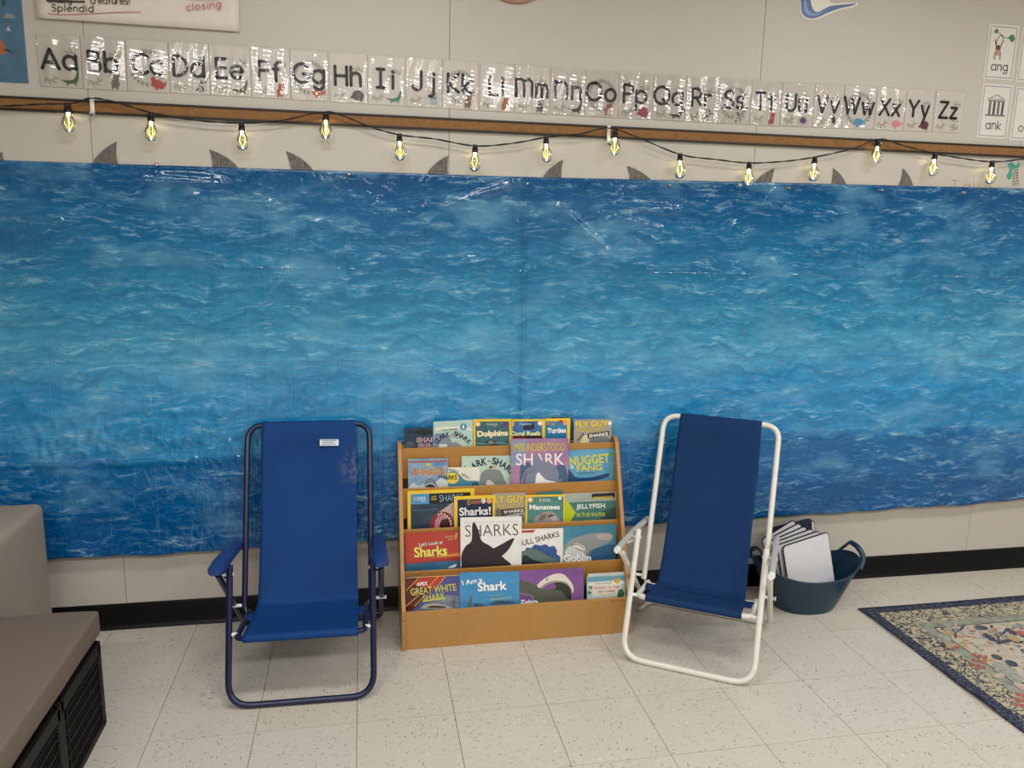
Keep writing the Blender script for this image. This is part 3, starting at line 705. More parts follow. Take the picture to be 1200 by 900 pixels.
for L in 'ABCDEFGHIJKLMNOPQRSTUVWXYZ':
    xa, xb = edges[L]; xm = (xa+xb)/2
    yt = np.interp(xm, [45, 290, 600, 885, 1128], [40, 54.5, 76, 94, 107.5]); yb = np.interp(xm, [45, 290, 600, 885, 1128], [101, 113.5, 131.5, 146.5, 156])
    A0 = onY(xa, (yt+yb)/2); B0 = onY(xb, (yt+yb)/2); zt = onY(xm, yt)[2]; zb = onY(xm, yb)[2]; wd = B0[0]-A0[0]; ht = zt-zb
    label = 'laminated alphabet card with letters %s%s' % (L, L.lower()) + (' and a leaf wreath' if anim[L][0].startswith('wreath') else '') + ' above the cork strip'
    t = thing('alphabet_card', label, 'alphabet card', (A0[0], 0, zb), (0, random.uniform(-.006, .006), 0), 'alphabet cards along the wall')
    MB().box(0, wd, -.0018, -.0006, 0, ht, M_CARD).box(-.0008, wd+.0008, -.0006, -.0002, -.0008, ht+.0008, M_EDGE).build('card_sheet', None, t)
    art = Art(lambda a, b: (a, b), -.0018, (0, wd, 0, ht), step=.00003)
    art.mb = MB(); card_art(art, anim[L][0], anim[L][1], wd, ht)
    ch = ht*.375; q0, xe = strokes(L+L.lower(), 0, 0, ch, .24 if L not in 'IJ' else .45); x_ = (wd-xe)/2-(.02*wd); zc = ht*.35
    sw_ = .011 if L not in 'VWXYZUTR' else .0105
    upn = {'M': 'm', 'N': 'n'}.get(L)
    if upn:
        s1, e1 = strokes(upn, 0, 0, ch/.72, .2); s2, e2 = strokes(L.lower(), e1+.02, 0, ch, .2); q0 = s1+s2; x_ = (wd-e2)/2
        if L == 'M': f_ = .8; q0 = [[(a*f_, b) for a, b in q] for q in q0]; x_ = (wd-e2*f_)/2
    for q in q0:
        if q[0] == 'dot':
            art.nxt(); art.tx.add([(x_+q[1]+sw_*.62*math.cos(t_), art.y, zc+q[2]+sw_*.62*math.sin(t_)) for t_ in [2*math.pi*i/12 for i in range(12)]], [tuple(range(12))], M_INK)
        else: art.ribbon([(x_+a, zc+b) for a, b in q], sw_, M_INK, art.tx)
    art.done(t)
    link('laminate', laminate_mesh(wd, ht, ord(L)) if L != 'Z' else laminate_mesh(wd, ht, 5), t)

# ------------------------------------------------------------------ other wall papers
def wall_sheet(name, label, cat, p_tl, p_br, m_, th=.0008, Y=0, gap=.0005):
    a = onY(*p_tl); b = onY(*p_br); t = thing(name, label, cat, (a[0], 0, b[2])); wd = b[0]-a[0]; ht = a[2]-b[2]
    MB().box(0, wd, -gap-th, -gap, 0, ht).build('paper', m_, t)
    def tf(x, y):
        p = onY(x, y); return (p[0]-a[0], p[2]-b[2])
    return t, Art(tf, -gap-th, (0.0, wd, 0.0, ht), step=.00004), wd, ht
# handwritten chart
ba = onY(45, 33); br = onY(281.5, 38)
t = thing('chart_paper', 'large white handwritten chart paper reading Splendid and closing above the cards', 'chart paper', (ba[0], 0, br[2]))
wd = br[0]-ba[0]; htc = .52
mb = MB(); mb.grid(lambda u, v: (wd*u, -.002-.010*(1-v)**3-.0015*math.sin(u*5), htc*v), 20, 16)
o = mb.build('paper', C('#e0d6cc', .7), t); md = o.modifiers.new('t', 'SOLIDIFY'); md.thickness = .0006
art = Art(lambda x, y: (onY(x, y)[0]-ba[0], onY(x, y)[2]-br[2]), -.0145, (0, wd, 0, htc), .00004)
for k in range(2): pass
art.hand('Splendid', '#3b3532', 63, 14.5, 8, 1.1, .28, .02, 1.05)
art.hand('creatures!', '#3b3532', 108, 5.5, 8, 1.1, .2, .02, .9); art.hand('amazing', '#3b3532', 58, 4, 8, 1.1, .15, .03, .74); art.line('#2e2a28', [(57, 1.5), (75, 3), (101, 3.5)], 2.2)
art.line('#b65a62', [(59, 17.5), (75, 18.8), (110, 17.5), (140, 16), (166, 15.5)], .9)
art.hand('closing', '#bd5a7c', 220, 14, 8, 1.1, .3, -.1, 1.05); art.line('#bd7488', [(200, -3), (222, -1), (240, 0.5), (256, .5)], 1.2)
art.done(t)
# blue map poster
t, art, wd, ht = wall_sheet('map_poster', 'blue laminated map poster with an orange landmass in the upper left corner', 'poster', (-60, -60), (34, 98), C2('#4c7f9f', '#5a8dab', 3, rough=.4))
art.y -= .0001
a_ = lambda x, y: (x/8.57, y/8.57)
art.fr = a_
art.curve('#2f5d55', [(20, 0), (60, 0), (50, 45), (30, 65), (22, 30)]); art.poly('#a9a49e', [(35, 185), (60, 135), (120, 140), (160, 185)]); art.poly('#d7d4ce', [(62, 310), (85, 260), (115, 315)])
art.curve('#c07a34', [(-80, 380), (0, 390), (45, 450), (70, 520), (30, 545), (-60, 540)]); art.curve('#3f4654', [(20, 500), (70, 490), (125, 530), (80, 520)]); art.curve('#96705c', [(140, 560), (185, 545), (150, 600)])
art.curve('#46746a', [(-200, 100), (-60, 120), (-40, 220), (-120, 300), (-240, 260)])
art.done(t)
MB().grid(lambda u, v: (wd*u, -.003-.0006*math.sin(u*20+v*9)-.0004*math.sin(v*50), ht*v), 30, 60).build('laminate', M_LAM, t)
# pink round disc, mostly above the frame
p = onY(602.5, 4.5); t = thing('wall_disc', 'pinkish round wall disc high above the Mm card', 'wall disc', (p[0], 0, p[2]+.15))
MB().lathe([(0, .016), (.128, .016), (.136, .018), (.15, .012), (.15, .0), (0, 0)], seg=48).build('disc_rim', C('#b98f80', .5), t, rot=(math.pi/2, 0, 0))
MB().lathe([(0, .0182), (.133, .0182)], seg=48).build('disc_face', C('#d9b6a8', .5), t, rot=(math.pi/2, 0, 0))
# wave cut-out
def cutout(name, label, cat, layers, Y=-.0006):
    pts0 = layers[0][1]; P = [onY(x, y) for x, y in pts0]; cx = np.mean([p[0] for p in P]); cz = np.min([p[2] for p in P])
    t = thing(name, label, cat, (cx, 0, cz)); art = Art(lambda x, y: (onY(x, y)[0]-cx, onY(x, y)[2]-cz), -.0018, None, .00005)
    q = smooth_line([(a, b, 0) for a, b in pts0+[pts0[0]]], 4)[:-1]
    MB().prism([(onY(v.x, v.y)[0]-cx, -.0018, onY(v.x, v.y)[2]-cz) for v in q], (0, .0014, 0)).build('paper_shape', C(layers[0][0], .5), t)
    for c_, pp in layers[1:]: art.curve(c_, pp, 4)
    art.done(t); return t
k4 = lambda *a: [(870+x/3.636, y/3.636) for x, y in a]
cutout('wave_cutout', 'blue curling wave cut-out on the upper wall above the Vv card', 'wave cut-out',
       [('#e6e0d6', k4((245, -60), (243, 20), (250, 65), (275, 84), (320, 82), (370, 60), (420, 42), (470, 32), (492, 15), (440, 12), (385, 14), (368, 2), (364, -25), (350, -60))),
        ('#3c5a92', k4((250, -55), (248, 20), (256, 60), (280, 78), (315, 76), (365, 54), (415, 36), (462, 26), (482, 16), (430, 20), (375, 26), (345, 40), (320, 52), (300, 40), (290, 0), (300, -50))),
        ('#e3ddd2', k4((285, -10), (300, 30), (325, 45), (350, 22), (362, 5), (350, 10), (340, -15), (330, 12), (315, -20), (305, 5))),
        ('#6f8fc0', k4((262, 0), (262, 45), (285, 66), (320, 64), (350, 48), (310, 58), (280, 45), (272, 10)))])
# phonics cards
ph = [('ang', (1158.8, 27.5), (1193.5, 30.5), (1187, 95), (1152.5, 92.5), 'laminated phonics card with a hanging monkey above the word ang', 'monkey'),
      ('ank', (1151, 97.5), (1187.5, 100), (1179.5, 163), (1145, 161), 'laminated phonics card with a columned bank building above the word ank', 'bank'),
      ('ong', (1197.5, 31), (1232, 34), (1226, 98), (1191, 96), 'white phonics card at the right edge beside the ang card', ''),
      ('onk', (1190, 101), (1226, 103.5), (1218, 166), (1183.5, 164), 'white phonics card at the right edge beside the ank card', 'onk')]
for word, tl, tr_, br_, bl_, lab, pic in ph:
    a = onY(*tl); b = onY(*br_); xl = (onY(*tl)[0]+onY(*bl_)[0])/2; xr = (onY(*tr_)[0]+onY(*br_)[0])/2; zb = (onY(*bl_)[2]+onY(*br_)[2])/2; zt = (onY(*tl)[2]+onY(*tr_)[2])/2
    t = thing('phonics_card', lab, 'phonics card', (xl, 0, zb)); wd = xr-xl; ht = zt-zb
    MB().box(0, wd, -.0014, -.0004, 0, ht).build('card_sheet', C('#d9d4cd', .45), t)
    art = Art(lambda x, y: (x, y), -.0014, (0, wd, 0, ht), .00003); g = C('#8d8994', .5)
    i = .008
    for r_ in ((i, i, wd-i, i+.003), (i, ht-i-.003, wd-i, ht-i), (i, i, i+.003, ht-i), (wd-i-.003, i, wd-i, ht-i)): art.rect(g, *r_)
    if pic == 'monkey':
        art.line('#6d7d5a', [(wd*.3, ht*.86), (wd*.5, ht*.78), (wd*.8, ht*.76)], .003)
        art.curve('#4e7d48', [(wd*.16, ht*.86), (wd*.24, ht*.92), (wd*.32, ht*.88), (wd*.25, ht*.83)]); art.curve('#3f7a43', [(wd*.66, ht*.78), (wd*.8, ht*.84), (wd*.9, ht*.76), (wd*.8, ht*.70)])
        br1 = '#5d4034'; art.line(br1, [(wd*.3, ht*.62), (wd*.33, ht*.74), (wd*.45, ht*.82), (wd*.5, ht*.74)], .003)
        art.ell(br1, wd*.38, ht*.58, wd*.09, ht*.05); art.ell('#b98e74', wd*.38, ht*.49, wd*.12, ht*.05); art.line(br1, [(wd*.3, ht*.62), (wd*.24, ht*.72)], .005); art.line(br1, [(wd*.46, ht*.62), (wd*.52, ht*.72)], .005)
        art.line(br1, [(wd*.3, ht*.46), (wd*.29, ht*.37)], .004); art.line(br1, [(wd*.47, ht*.46), (wd*.48, ht*.38)], .004)
    if pic == 'bank':
        art.poly('#a09a94', [(wd*.2, ht*.72), (wd*.5, ht*.82), (wd*.8, ht*.72)]); art.poly('#d5d0ca', [(wd*.3, ht*.73), (wd*.5, ht*.79), (wd*.7, ht*.73)]); art.rect('#8a857f', wd*.22, ht*.68, wd*.78, ht*.71)
        art.rect('#7b7672', wd*.18, ht*.41, wd*.84, ht*.44)
        for k in range(4): art.rect('#4c4845' if k % 2 else '#6e6965', wd*(.27+k*.14), ht*.44, wd*(.27+k*.14)+wd*.075, ht*.68)
    hh = ht*.155; q0, e = strokes(word, 0, 0, hh, .26); x_ = (wd-e)/2
    if pic in ('monkey', 'bank') or pic == 'onk' or pic == '':
        for q in q0:
            if q[0] != 'dot': art.ribbon([(x_+a2, ht*.17+b2) for a2, b2 in q], .0035, M_INK, art.tx)
    art.done(t)
# palm tree drawing and partly hidden word
cutout('palm_cutout', 'green palm tree drawing at the right edge above the ocean sheet', 'palm cut-out',
       [('#3f9a82', k4((1128, 700), (1145, 692), (1165, 705), (1180, 692), (1175, 715), (1150, 722), (1150, 745), (1138, 765), (1126, 750), (1138, 725))),])
tt = thing('palm_trunk_drawing', 'black striped palm trunk drawing under the green palm crown', 'palm drawing', tuple(onY(1189, 217)))
art = Art(lambda x, y: (onY(x, y)[0]-tt.location.x, onY(x, y)[2]-tt.location.z), -.0006, None, .00003)
for k in range(7): art.line('#2c2a28', [(1186.5+k*.3, 216-k*3.2), (1192+k*.0, 215.2-k*3.2)], 1.0)
art.line('#2c2a28', [(1186, 218), (1188, 206), (1190, 199)], .7); art.line('#2c2a28', [(1193.5, 218), (1192.5, 206), (1192, 199)], .7); art.done(tt, 'drawn_lines')
tt = thing('wall_word', 'red marker word half hidden by the top of the ocean sheet at right', 'lettering', tuple(onY(1130, 222)))
art = Art(lambda x, y: (onY(x, y)[0]-tt.location.x, onY(x, y)[2]-tt.location.z), -.0006, None, .00003)
art.hand('Take', '#b06a62', 1114.5, 225, 14, .8, .35, .03, 1.0); art.done(tt)

# ------------------------------------------------------------------ folding beach chairs
def chair(D, label, m_tube, m_fab, style, sname):
    root = thing('folding_beach_chair', label, 'chair', (D['X'], D['Y'], 0), (0, 0, D['rot']))
    r = .0105
    def hoop(name, w_, top, bot, cr, closed_at, m_=m_tube, rr=r):
        pts = [(-w_/2, *top), (-w_/2, *bot), (w_/2, *bot), (w_/2, *top)]
        MB().tube(fillet(pts, cr, 8), rr, seg=14).build(name, m_, root)
    hoop('front_leg_frame', D['wF'], (D['vt'], D['zt']), (0, r), .075, 0)
    hoop('back_frame', D['wB'], (D['vbb'], D['zbb']), (D['vbt'], D['zbt']), .06, 1)
    vr, wR = D['vr'], D['wR']; top = (D['vaf']+.045, D['zaf']-.03)
    pts = [(-wR/2, *top), (-wR/2, vr, r), (wR/2, vr, r), (wR/2, *top)]
    MB().tube(fillet(pts, .055, 8), r*.95, seg=14).build('rear_leg_frame', m_tube, root)
    wS = D['wS']; vs, zs = D['vsf'], D['zsf']; vb, zb = D['vbb']-.01, D['zbb']-.005
    pts = [(-wS/2, vb, zb), (-wS/2, vs, zs), (wS/2, vs, zs), (wS/2, vb, zb)]
    MB().tube(fillet(pts, .035, 8), r*.9, seg=14).build('seat_frame', m_tube, root)
    MB().tube([(-wS/2, vb-.02, zb), (wS/2, vb-.02, zb)], r*.75, seg=12).build('seat_crossbar', m_tube, root)
    # sling: over the top rail, down the back, along the seat, round the front rail
    rb = r+.002; bt = Vector((0, D['vbt'], D['zbt'])); fr_ = Vector((0, vs, zs))
    dirb = Vector((0, D['vbb']-D['vbt'], D['zbb']-D['zbt'])).normalized(); nb = Vector((0, dirb.z, -dirb.y)); nb = nb if nb.y < 0 else -nb
    prof = []
    for a in range(0, 181, 30): prof.append(bt+(-nb)*rb*math.cos(math.radians(a))-dirb*rb*math.sin(math.radians(a)))
    prof.append(bt+dirb*.05+nb*rb)
    bend = Vector((0, D['vbb']+.0, zs-.018))
    Lb = (bend-bt).length
    for t in (.2, .4, .6, .8): prof.append(bt.lerp(bend, t)+nb*rb*(1-t)+Vector((0, .014*math.sin(t*math.pi), 0)))
    nbk = len(prof)
    prof += [bend+Vector((0, -.004, .012)), bend+Vector((0, -.03, 0))]
    for t in (.3, .55, .8): prof.append(bend.lerp(fr_+Vector((0, .01, rb)), t)-Vector((0, 0, .010*math.sin(t*math.pi))))
    for a in range(0, 211, 30): prof.append(fr_+Vector((0, -rb*math.sin(math.radians(a)), rb*math.cos(math.radians(a)))))
    prof = smooth_line(prof, 3); n_ = len(prof)-1
    acc = [0]
    for i in range(n_): acc.append(acc[-1]+(prof[i+1]-prof[i]).length)
    tot = acc[-1]; nu = 26
    def f(u, v):
        i = min(int(round(v*n_)), n_); p = prof[i]; s_ = acc[i]/tot
        wloc = D['fT']*(1-s_)+D['fS']*s_+(.004*math.sin(s_*9))
        c_ = (u-.5); x = c_*wloc; q = math.cos(c_*math.pi)
        free = min(1, max(0, (acc[i]-.05)/.1))*min(1, max(0, (tot-.05-acc[i])/.08))
        wr = .004*math.sin(7*c_+s_*13)*math.sin(s_*17)*free*.8
        return (x, p.y+(.006*q+wr)*free, p.z-.004*q*free*(s_ > .68))
    mb = MB(); mb.grid(f, nu, n_); o = mb.build('sling_fabric', m_fab, root)
    md = o.modifiers.new('t', 'SOLIDIFY'); md.thickness = .0018; md.offset = 0
    # return strap under the seat, round the side tubes
    st = MB(); zz = zb+.018
    sy = vb-.055
    st.grid(lambda u, v: ((u-.5)*(wS+.024), sy-.055+.055*v, zz+.012*(math.cos((u-.5)*math.pi)*-.6)+.004-(.02 if abs(u-.5) > .49 else 0)), 24, 4)
    o = st.build('side_strap', m_fab, root); md = o.modifiers.new('t', 'SOLIDIFY'); md.thickness = .0015; md.offset = 0
    # armrests
    for sgn in (-1, 1):
        xa = sgn*D['wA']/2; ar = Vector((xa-sgn*.008, D['var']-.03, D['zar'])); af = Vector((xa, D['vaf'], D['zaf']))
        if style == 'paddle':
            dv = af-ar; ns = 14; prf = []
            mb = MB()
            def pf(u, v):
                t = v; c_ = ar.lerp(af, t); wl = .036+.018*math.sin(min(1, t*1.15)*math.pi/2)*(1 if t < .93 else .86)
                a = 2*math.pi*u; hh = .013
                x = wl/2*math.copysign(abs(math.cos(a))**.45, math.cos(a)); z = hh*math.copysign(abs(math.sin(a))**.5, math.sin(a))
                k = 1 if 0 < v < 1 else .6
                return (c_.x+x*k, c_.y, c_.z+z*k-.03*max(0, t-.72)**1.2+.006*math.sin(t*math.pi)*(1 if sgn < 0 else 1))
            mb.grid(pf, 20, 18)
            for v in (0, 1): mb.add([pf(i/20, v) for i in range(20)], [tuple(range(20))], None)
            mb.build('armrest', D['m_arm'], root)
        else:
            mid = ar.lerp(af, .5)+Vector((0, 0, .006)); af2 = af+Vector((0, 0, -.004))
            MB().tube(smooth_line([ar, ar.lerp(af, .25)+Vector((0, 0, .004)), mid, ar.lerp(af, .8)+Vector((0, 0, .004)), af2], 5), .0118, seg=14).build('armrest', D['m_arm'], root)
            MB().tube([af2+(af-ar).normalized()*-.004, af2+(af-ar).normalized()*.010], [.0128, .011], seg=14).build('end_cap', D['m_bolt'], root)
        fx = sgn*D['wF']/2; s1 = max(0, min(1, (zs-r)/(D['zt']-r))); lv = D['vt']*s1
        for (x0, x1, vv, zz_) in ((sgn*(wS/2), fx, lv, zs), (sgn*(D['wB']/2-.004), sgn*(wR/2+.014), D['vbb']+.004, D['zbb']+.012), (sgn*(D['wB']/2), xa-sgn*.01, ar.y, ar.z), (fx-sgn*.012, sgn*(wR/2+.012), D['vt']-.006, D['zt']-.03)):
            mb = MB().tube([(x0, vv, zz_), (x1, vv, zz_), (x1, vv, zz_), (x1+sgn*.004, vv, zz_)], [.006, .006, .0075, .0075], seg=10)
            mb.build('hinge_bolt', D['m_bolt'], root)
        MB().tube([(sgn*(wS/2+.008), D['vbb']-.03, D['zbb']+.012), (sgn*(D['wB']/2-.01), D['vbb']-.03, D['zbb']+.012)], .0085, seg=10).build('hinge_bolt', D['m_bolt'], root)
        # link bracket between arm and legs
        MB().tube([(xa-sgn*.012, af.y+.10, af.z-.012), (xa-sgn*.014, D['vt']+.0, D['zt']-.045)], .006, seg=8, flat=.5).build('link_bracket', m_tube, root)
    return root, bt, dirb, nb
M_BLUETUBE = C('#151b40', .28); M_FABW = mat_fabric('#123564', sheen=0)
m_ = NT('worn_sling_fabric'); c = m_.coord()
nz = m_.noise(c, 5, 3); dd = m_.n('ShaderNodeVectorMath', operation='DISTANCE', i_0=m_.mapping(c, (1, 1, .62)), i_1=(.158, .49, .40)).outputs['Value']
stn = m_.math('MULTIPLY', m_.ramp(dd, [(.0, (1, 1, 1, 1)), (.06, (0, 0, 0, 1))]), m_.ramp(m_.noise(c, 45, 4, .7), [(.45, (0, 0, 0, 1)), (.7, (1, 1, 1, 1))]))
m_.color(m_.mix(m_.math('MULTIPLY', stn, .7), m_.mix(nz, lin('#0d3872'), lin('#10417f')), lin('#8c8173'))); m_.set(Roughness=.7); m_.b.inputs['Specular IOR Level'].default_value = .2
m_.bump(m_.noise(c, 500, 2), .12, .0006); M_FABB = m_.m
DB = dict(X=-.174, Y=-.611, rot=-.016, wF=.457, vt=.137, zt=.431, wB=.442, vbt=.556, zbt=.795, vbb=.321, zbb=.185, wS=.405, vsf=.037, zsf=.222, wR=.513, vr=.541, wA=.512, var=.466, zar=.385, vaf=.039, zaf=.453, fT=.336, fS=.358,
          m_arm=C('#1c3876', .4), m_bolt=C('#e8e8e6', .35))
root, bt, dirb, nb = chair(DB, 'blue framed folding beach chair with blue sling and flat blue armrests', M_BLUETUBE, M_FABB, 'paddle', 'b')
# sewn care label on the sling
lp = bt+dirb*.075+nb*.0245
rotm = math.atan2(-dirb.y, -dirb.z)
lab = MB().box(-.034, .034, -.0006, .0006, -.012, .012).build('care_label', C('#d9e2ea', .6), root); lab.location = (.073, lp.y+.010, lp.z); lab.rotation_euler = (-math.atan2(DB['vbt']-DB['vbb'], DB['zbt']-DB['zbb']), .02, 0)
art = Art(lambda a, b: (a, b), -.0006, None, .00003)
for k in range(3): art.rect('#6f7f95', -.026, .007-k*.006, .024-(k % 2)*.008, .0045-k*.006)
art.rect('#1e4688', -.031, .010, .031, .0085); art.done(lab, 'printed_lines')
DW = dict(X=1.134, Y=-.632, rot=-.57, wF=.456, vt=.175, zt=.438, wB=.446, vbt=.545, zbt=.8, vbb=.297, zbb=.189, wS=.405, vsf=.079, zsf=.218, wR=.505, vr=.484, wA=.516, var=.475, zar=.383, vaf=-.024, zaf=.43, fT=.312, fS=.336,
          m_arm=C('#b9b7b4', .35), m_bolt=C('#efece6', .35))
rootw, *_ = chair(DW, 'white framed folding beach chair with navy sling beside the teal tub', C('#e4e0d6', .3), M_FABW, 'bar', 'w')
MB().tube([(-.215, DW['vr']-.0, .014), (-.235, DW['vr']-.035, .014), (-.25, DW['vr']-.09, .012)], [.010, .010, .009], seg=10).build('foot', C('#e4e0d6', .3), rootw)

# ------------------------------------------------------------------ book display
SX0, SX1 = .160, 1.035
sh = thing('book_display', 'light oak slanted book display rack with five tiers of shark books', 'book rack', ((SX0+SX1)/2, -.19, 0))
ox, oy = sh.location.x, sh.location.y
def W2(x, y, z): return (x-ox, y-oy, z)
for x0, x1 in ((SX0, SX0+.014), (SX1-.014, SX1)):
    pr_ = [(-.034, 0), (-.334, 0), (-.334, .155), (-.300, .195), (-.245, .30), (-.095, .70), (-.075, .716), (-.034, .716)]
    mb = MB(); mb.prism([W2(x0, y, z) for y, z in pr_], (x1-x0, 0, 0)); mb.build('side_panel', M_WOOD, sh)
lips = [(-.325, .0, .147), (-.232, .165, .262), (-.172, .29, .405), (-.122, .43, .55), (-.073, .575, .695)]
for i, (y, z0, z1) in enumerate(lips):
    mb = MB(); mb.box(SX0+.014-ox, SX1-.014-ox, y-oy, y+.009-oy, z0, z1, None, .0015); mb.build('tier_front' if i else 'base_front', M_WOODH if i else M_WOOD, sh)
    mb = MB(); yb = lips[i+1][0] if i < 4 else -.034
    mb.box(SX0+.014-ox, SX1-.014-ox, y+.009-oy, yb-oy, z1-.085, z1-.077); mb.build('shelf_board', M_WOODH, sh)
mb = MB(); mb.box(SX0+.014-ox, SX1-.014-ox, -.042-oy, -.034-oy, .05, .70); mb.build('back_panel', M_WOOD, sh)
mb = MB()
for x, z in ((SX0+.007, .05), (SX0+.007, .12), (SX1-.007, .05), (SX1-.007, .13)): mb.tube([W2(x, -.3345, z), W2(x, -.3335, z)], .0025, seg=8)
mb.build('screw_plug', C('#5b3c1c', .5), sh)
art = Art(lambda x, y: (onY(x, y, -.325)[0]-ox, onY(x, y, -.325)[2]), -.325-oy, None)
art.line('#6b3a1c', [(717, 706), (722, 703.5), (731, 704)], .8); art.line('#5a2e16', [(717, 703), (717.5, 707)], 1.0); art.done(sh, 'scratch')

fa = lambda x, y: (470+x/10, 486+y/10)
fb = lambda x, y: (550+x/10, 486+y/10)
fc = lambda x, y: (640+x/10, 486+y/10)
fd = lambda x, y: (470+x/9, 566+y/9)
fe = lambda x, y: (570+x/7.06, 566+y/7.06)
ff = lambda x, y: (465+x/7.826, 610+y/7.826)
fg = lambda x, y: (600+x/8.276, 655+y/8.276)
# plane of each tier: (Y at lip, z at lip, slope dY/dz) measured at the back of the trough
TIER = [(-.280, .147, .17), (-.198, .262, .10), (-.140, .405, .075), (-.090, .55, .07), (-.050, .695, .04)]
BOOKS = {}
def book(name, label, tier, layer, tl, tr_, cover, th=.005, frame=None, group='books on the display rack', pages='#dcd6c8'):
    Y0, z0, sl_ = TIER[tier]; Y0 = Y0-layer*.0072 if tier < 4 else Y0-layer*.0045
    ang = math.atan(sl_); N = np.array([0, math.cos(ang), -math.sin(ang)]); P0 = (0, Y0, z0)
    a = on_plane(*tl, P0, N); b = on_plane(*tr_, P0, N)
    ztr = z0-.070; zt = (a[2]+b[2])/2; ca, sa = math.cos(ang), math.sin(ang)
    H = (zt-ztr)/ca; yb = Y0+(ztr-z0)*sl_
    wd = b[0]-a[0]; tilt = math.atan2(a[2]-b[2], wd)
    t = thing('book', label, 'book', (a[0], yb+th*ca, ztr+th*sa), (-ang, 0, 0), group)
    t.rotation_euler = (-ang, 0, 0)
    mt = C(cover, .3) if isinstance(cover, str) else cover
    # tapered top so that a slight slant of the book is kept
    dz = (a[2]-b[2])/2/ca
    def slab(y0, y1, x0, x1, inset, m2, nm):
        hl, hr = H+dz-inset, H-dz-inset
        vs = [(x0, y0, inset), (x1, y0, inset), (x1, y0, hr), (x0, y0, hl), (x0, y1, inset), (x1, y1, inset), (x1, y1, hr), (x0, y1, hl)]
        MB().add(vs, [(0, 1, 2, 3), (7, 6, 5, 4), (0, 4, 5, 1), (1, 5, 6, 2), (2, 6, 7, 3), (3, 7, 4, 0)]).build(nm, m2, t)
    slab(-th, -th+.0008, 0, wd, 0, mt, 'front_cover'); slab(-.0008, 0, 0, wd, 0, mt, 'back_cover'); slab(-th+.0008, -.0008, 0, wd-.0015, .0015, C(pages, .7), 'pages')
    base = np.array([a[0], yb, ztr]); U = np.array([1, 0, 0]); V = np.array([0, sa, ca])
    def tf(x, y):
        p = on_plane(x, y, base, N)-base; return (p[0], float(np.dot(p, V)))
    art = Art(tf, -th, (.0003, wd-.0003, .0003, H-abs(dz)-.0003), .00007, frame or (lambda x, y: (x, y)))
    return t, art
SEA = C2('#0d2740', '#1d4a6b', 30, (1, 1, 3)); NG = '#ebc733'
# --- top tier (back)
t, A = book('book', 'dark navy paperback with shark silhouette and pink lettering on the top tier', 4, 0, (474.5, 501.8), (514, 500.5), '#1c3850', .005, fa)
A.curve('#101d2b', [(60, 170), (120, 200), (180, 190), (240, 170), (255, 155), (270, 178), (340, 190), (400, 200), (380, 220), (300, 232), (270, 250), (255, 232), (190, 230), (175, 245), (165, 222), (110, 215), (100, 235), (90, 200)])
A.curve('#4d5a5a', [(50, 350), (90, 310), (150, 340), (160, 380), (60, 390)])
A.text('SHARK', '#dfc9cf', (182, 268), (470, 262), 58, .05); A.text('SHARK', '#701b4e', (186, 272), (470, 266), 50, .0)
A.text('FRENZY', '#e0c9d0', (198, 340), (500, 334), 60, .05); A.text('FRENZY', '#701b4e', (202, 344), (500, 338), 52, .0); A.done(t)
t, A = book('book', 'small pale green Clark the Shark reader on the top tier', 4, 1, (507.8, 494.5), (554.5, 492), '#b5d0c4', .004, fa)
A.curve('#7e8ea0', [(390, 230), (440, 220), (540, 250), (600, 330), (560, 400), (380, 400)]); A.curve('#8f8f92', [(560, 400), (590, 340), (650, 320), (720, 400)])
A.curve('#e6e2d2', [(400, 160), (430, 150), (680, 135), (830, 165), (820, 190), (700, 165), (440, 190), (405, 195)]); A.ell('#2c7da8', 730, 142, 40, 38); A.text('1', '#e8efe8', (718, 122), (742, 122), 40)
A.text('I Can Read!', '#5b5a50', (455, 172), (655, 152), 24, .02); A.curve('#dfe4e0', [(440, 360), (470, 345), (540, 350), (530, 385), (490, 395), (450, 385)])
A.letters([('C', 415, 315, 45, 55, -50), ('L', 440, 290, 40, 55, -42), ('A', 468, 262, 45, 60, -32), ('R', 505, 243, 42, 58, -20), ('K', 548, 230, 42, 58, -10), ('S', 640, 222, 42, 58, 8), ('H', 678, 234, 42, 58, 18), ('A', 716, 254, 44, 58, 28), ('R', 758, 282, 44, 56, 38), ('K', 795, 316, 42, 54, 46)], '#16244a', .03)
A.text('the', '#8a6a3a', (580, 218), (612, 218), 22); A.line('#b0625a', [(540, 275), (600, 258), (690, 280)], 6); A.done(t)
def ng_border(A, x0, y0, x1, y1, w_, inner, dy=0, yb=700):
    A.rect(inner, x0+w_, y0+w_, x1-w_, yb, dy)
t, A = book('book', 'yellow-bordered reader titled Dolphins on the top tier', 4, 2, (555, 491.7), (599.5, 491.0), NG, .004, fb)
A.poly(C2('#27505c', '#41747c', 40, (1, 1, 4)), [(72, 82), (468, 78), (468, 500), (72, 500)]); A.ell('#e2a33c', 98, 110, 36, 32); A.ell('#f1e6cc', 98, 110, 22, 19)
A.ell('#702f80', 420, 115, 27, 27); A.text('National', '#c9cfc0', (205, 100), (330, 96), 26, .01); A.text('Kids', '#cfa64a', (275, 132), (315, 130), 14)
A.text('Dolphins', '#f4ecc4', (92, 192), (450, 178), 88, .035, '#b29240', .03)
A.curve('#2c2f30', [(165, 380), (200, 310), (260, 292), (310, 320), (335, 380)]); A.curve('#8a7f70', [(210, 330), (250, 300), (290, 320), (250, 335)]); A.line('#7fa6ac', [(80, 330), (200, 345), (330, 330), (460, 345)], 8); A.done(t)
t, A = book('book', 'yellow-bordered reader titled Coral Reefs on the top tier', 4, 2, (600, 491.5), (639, 491.4), NG, .004, fb)
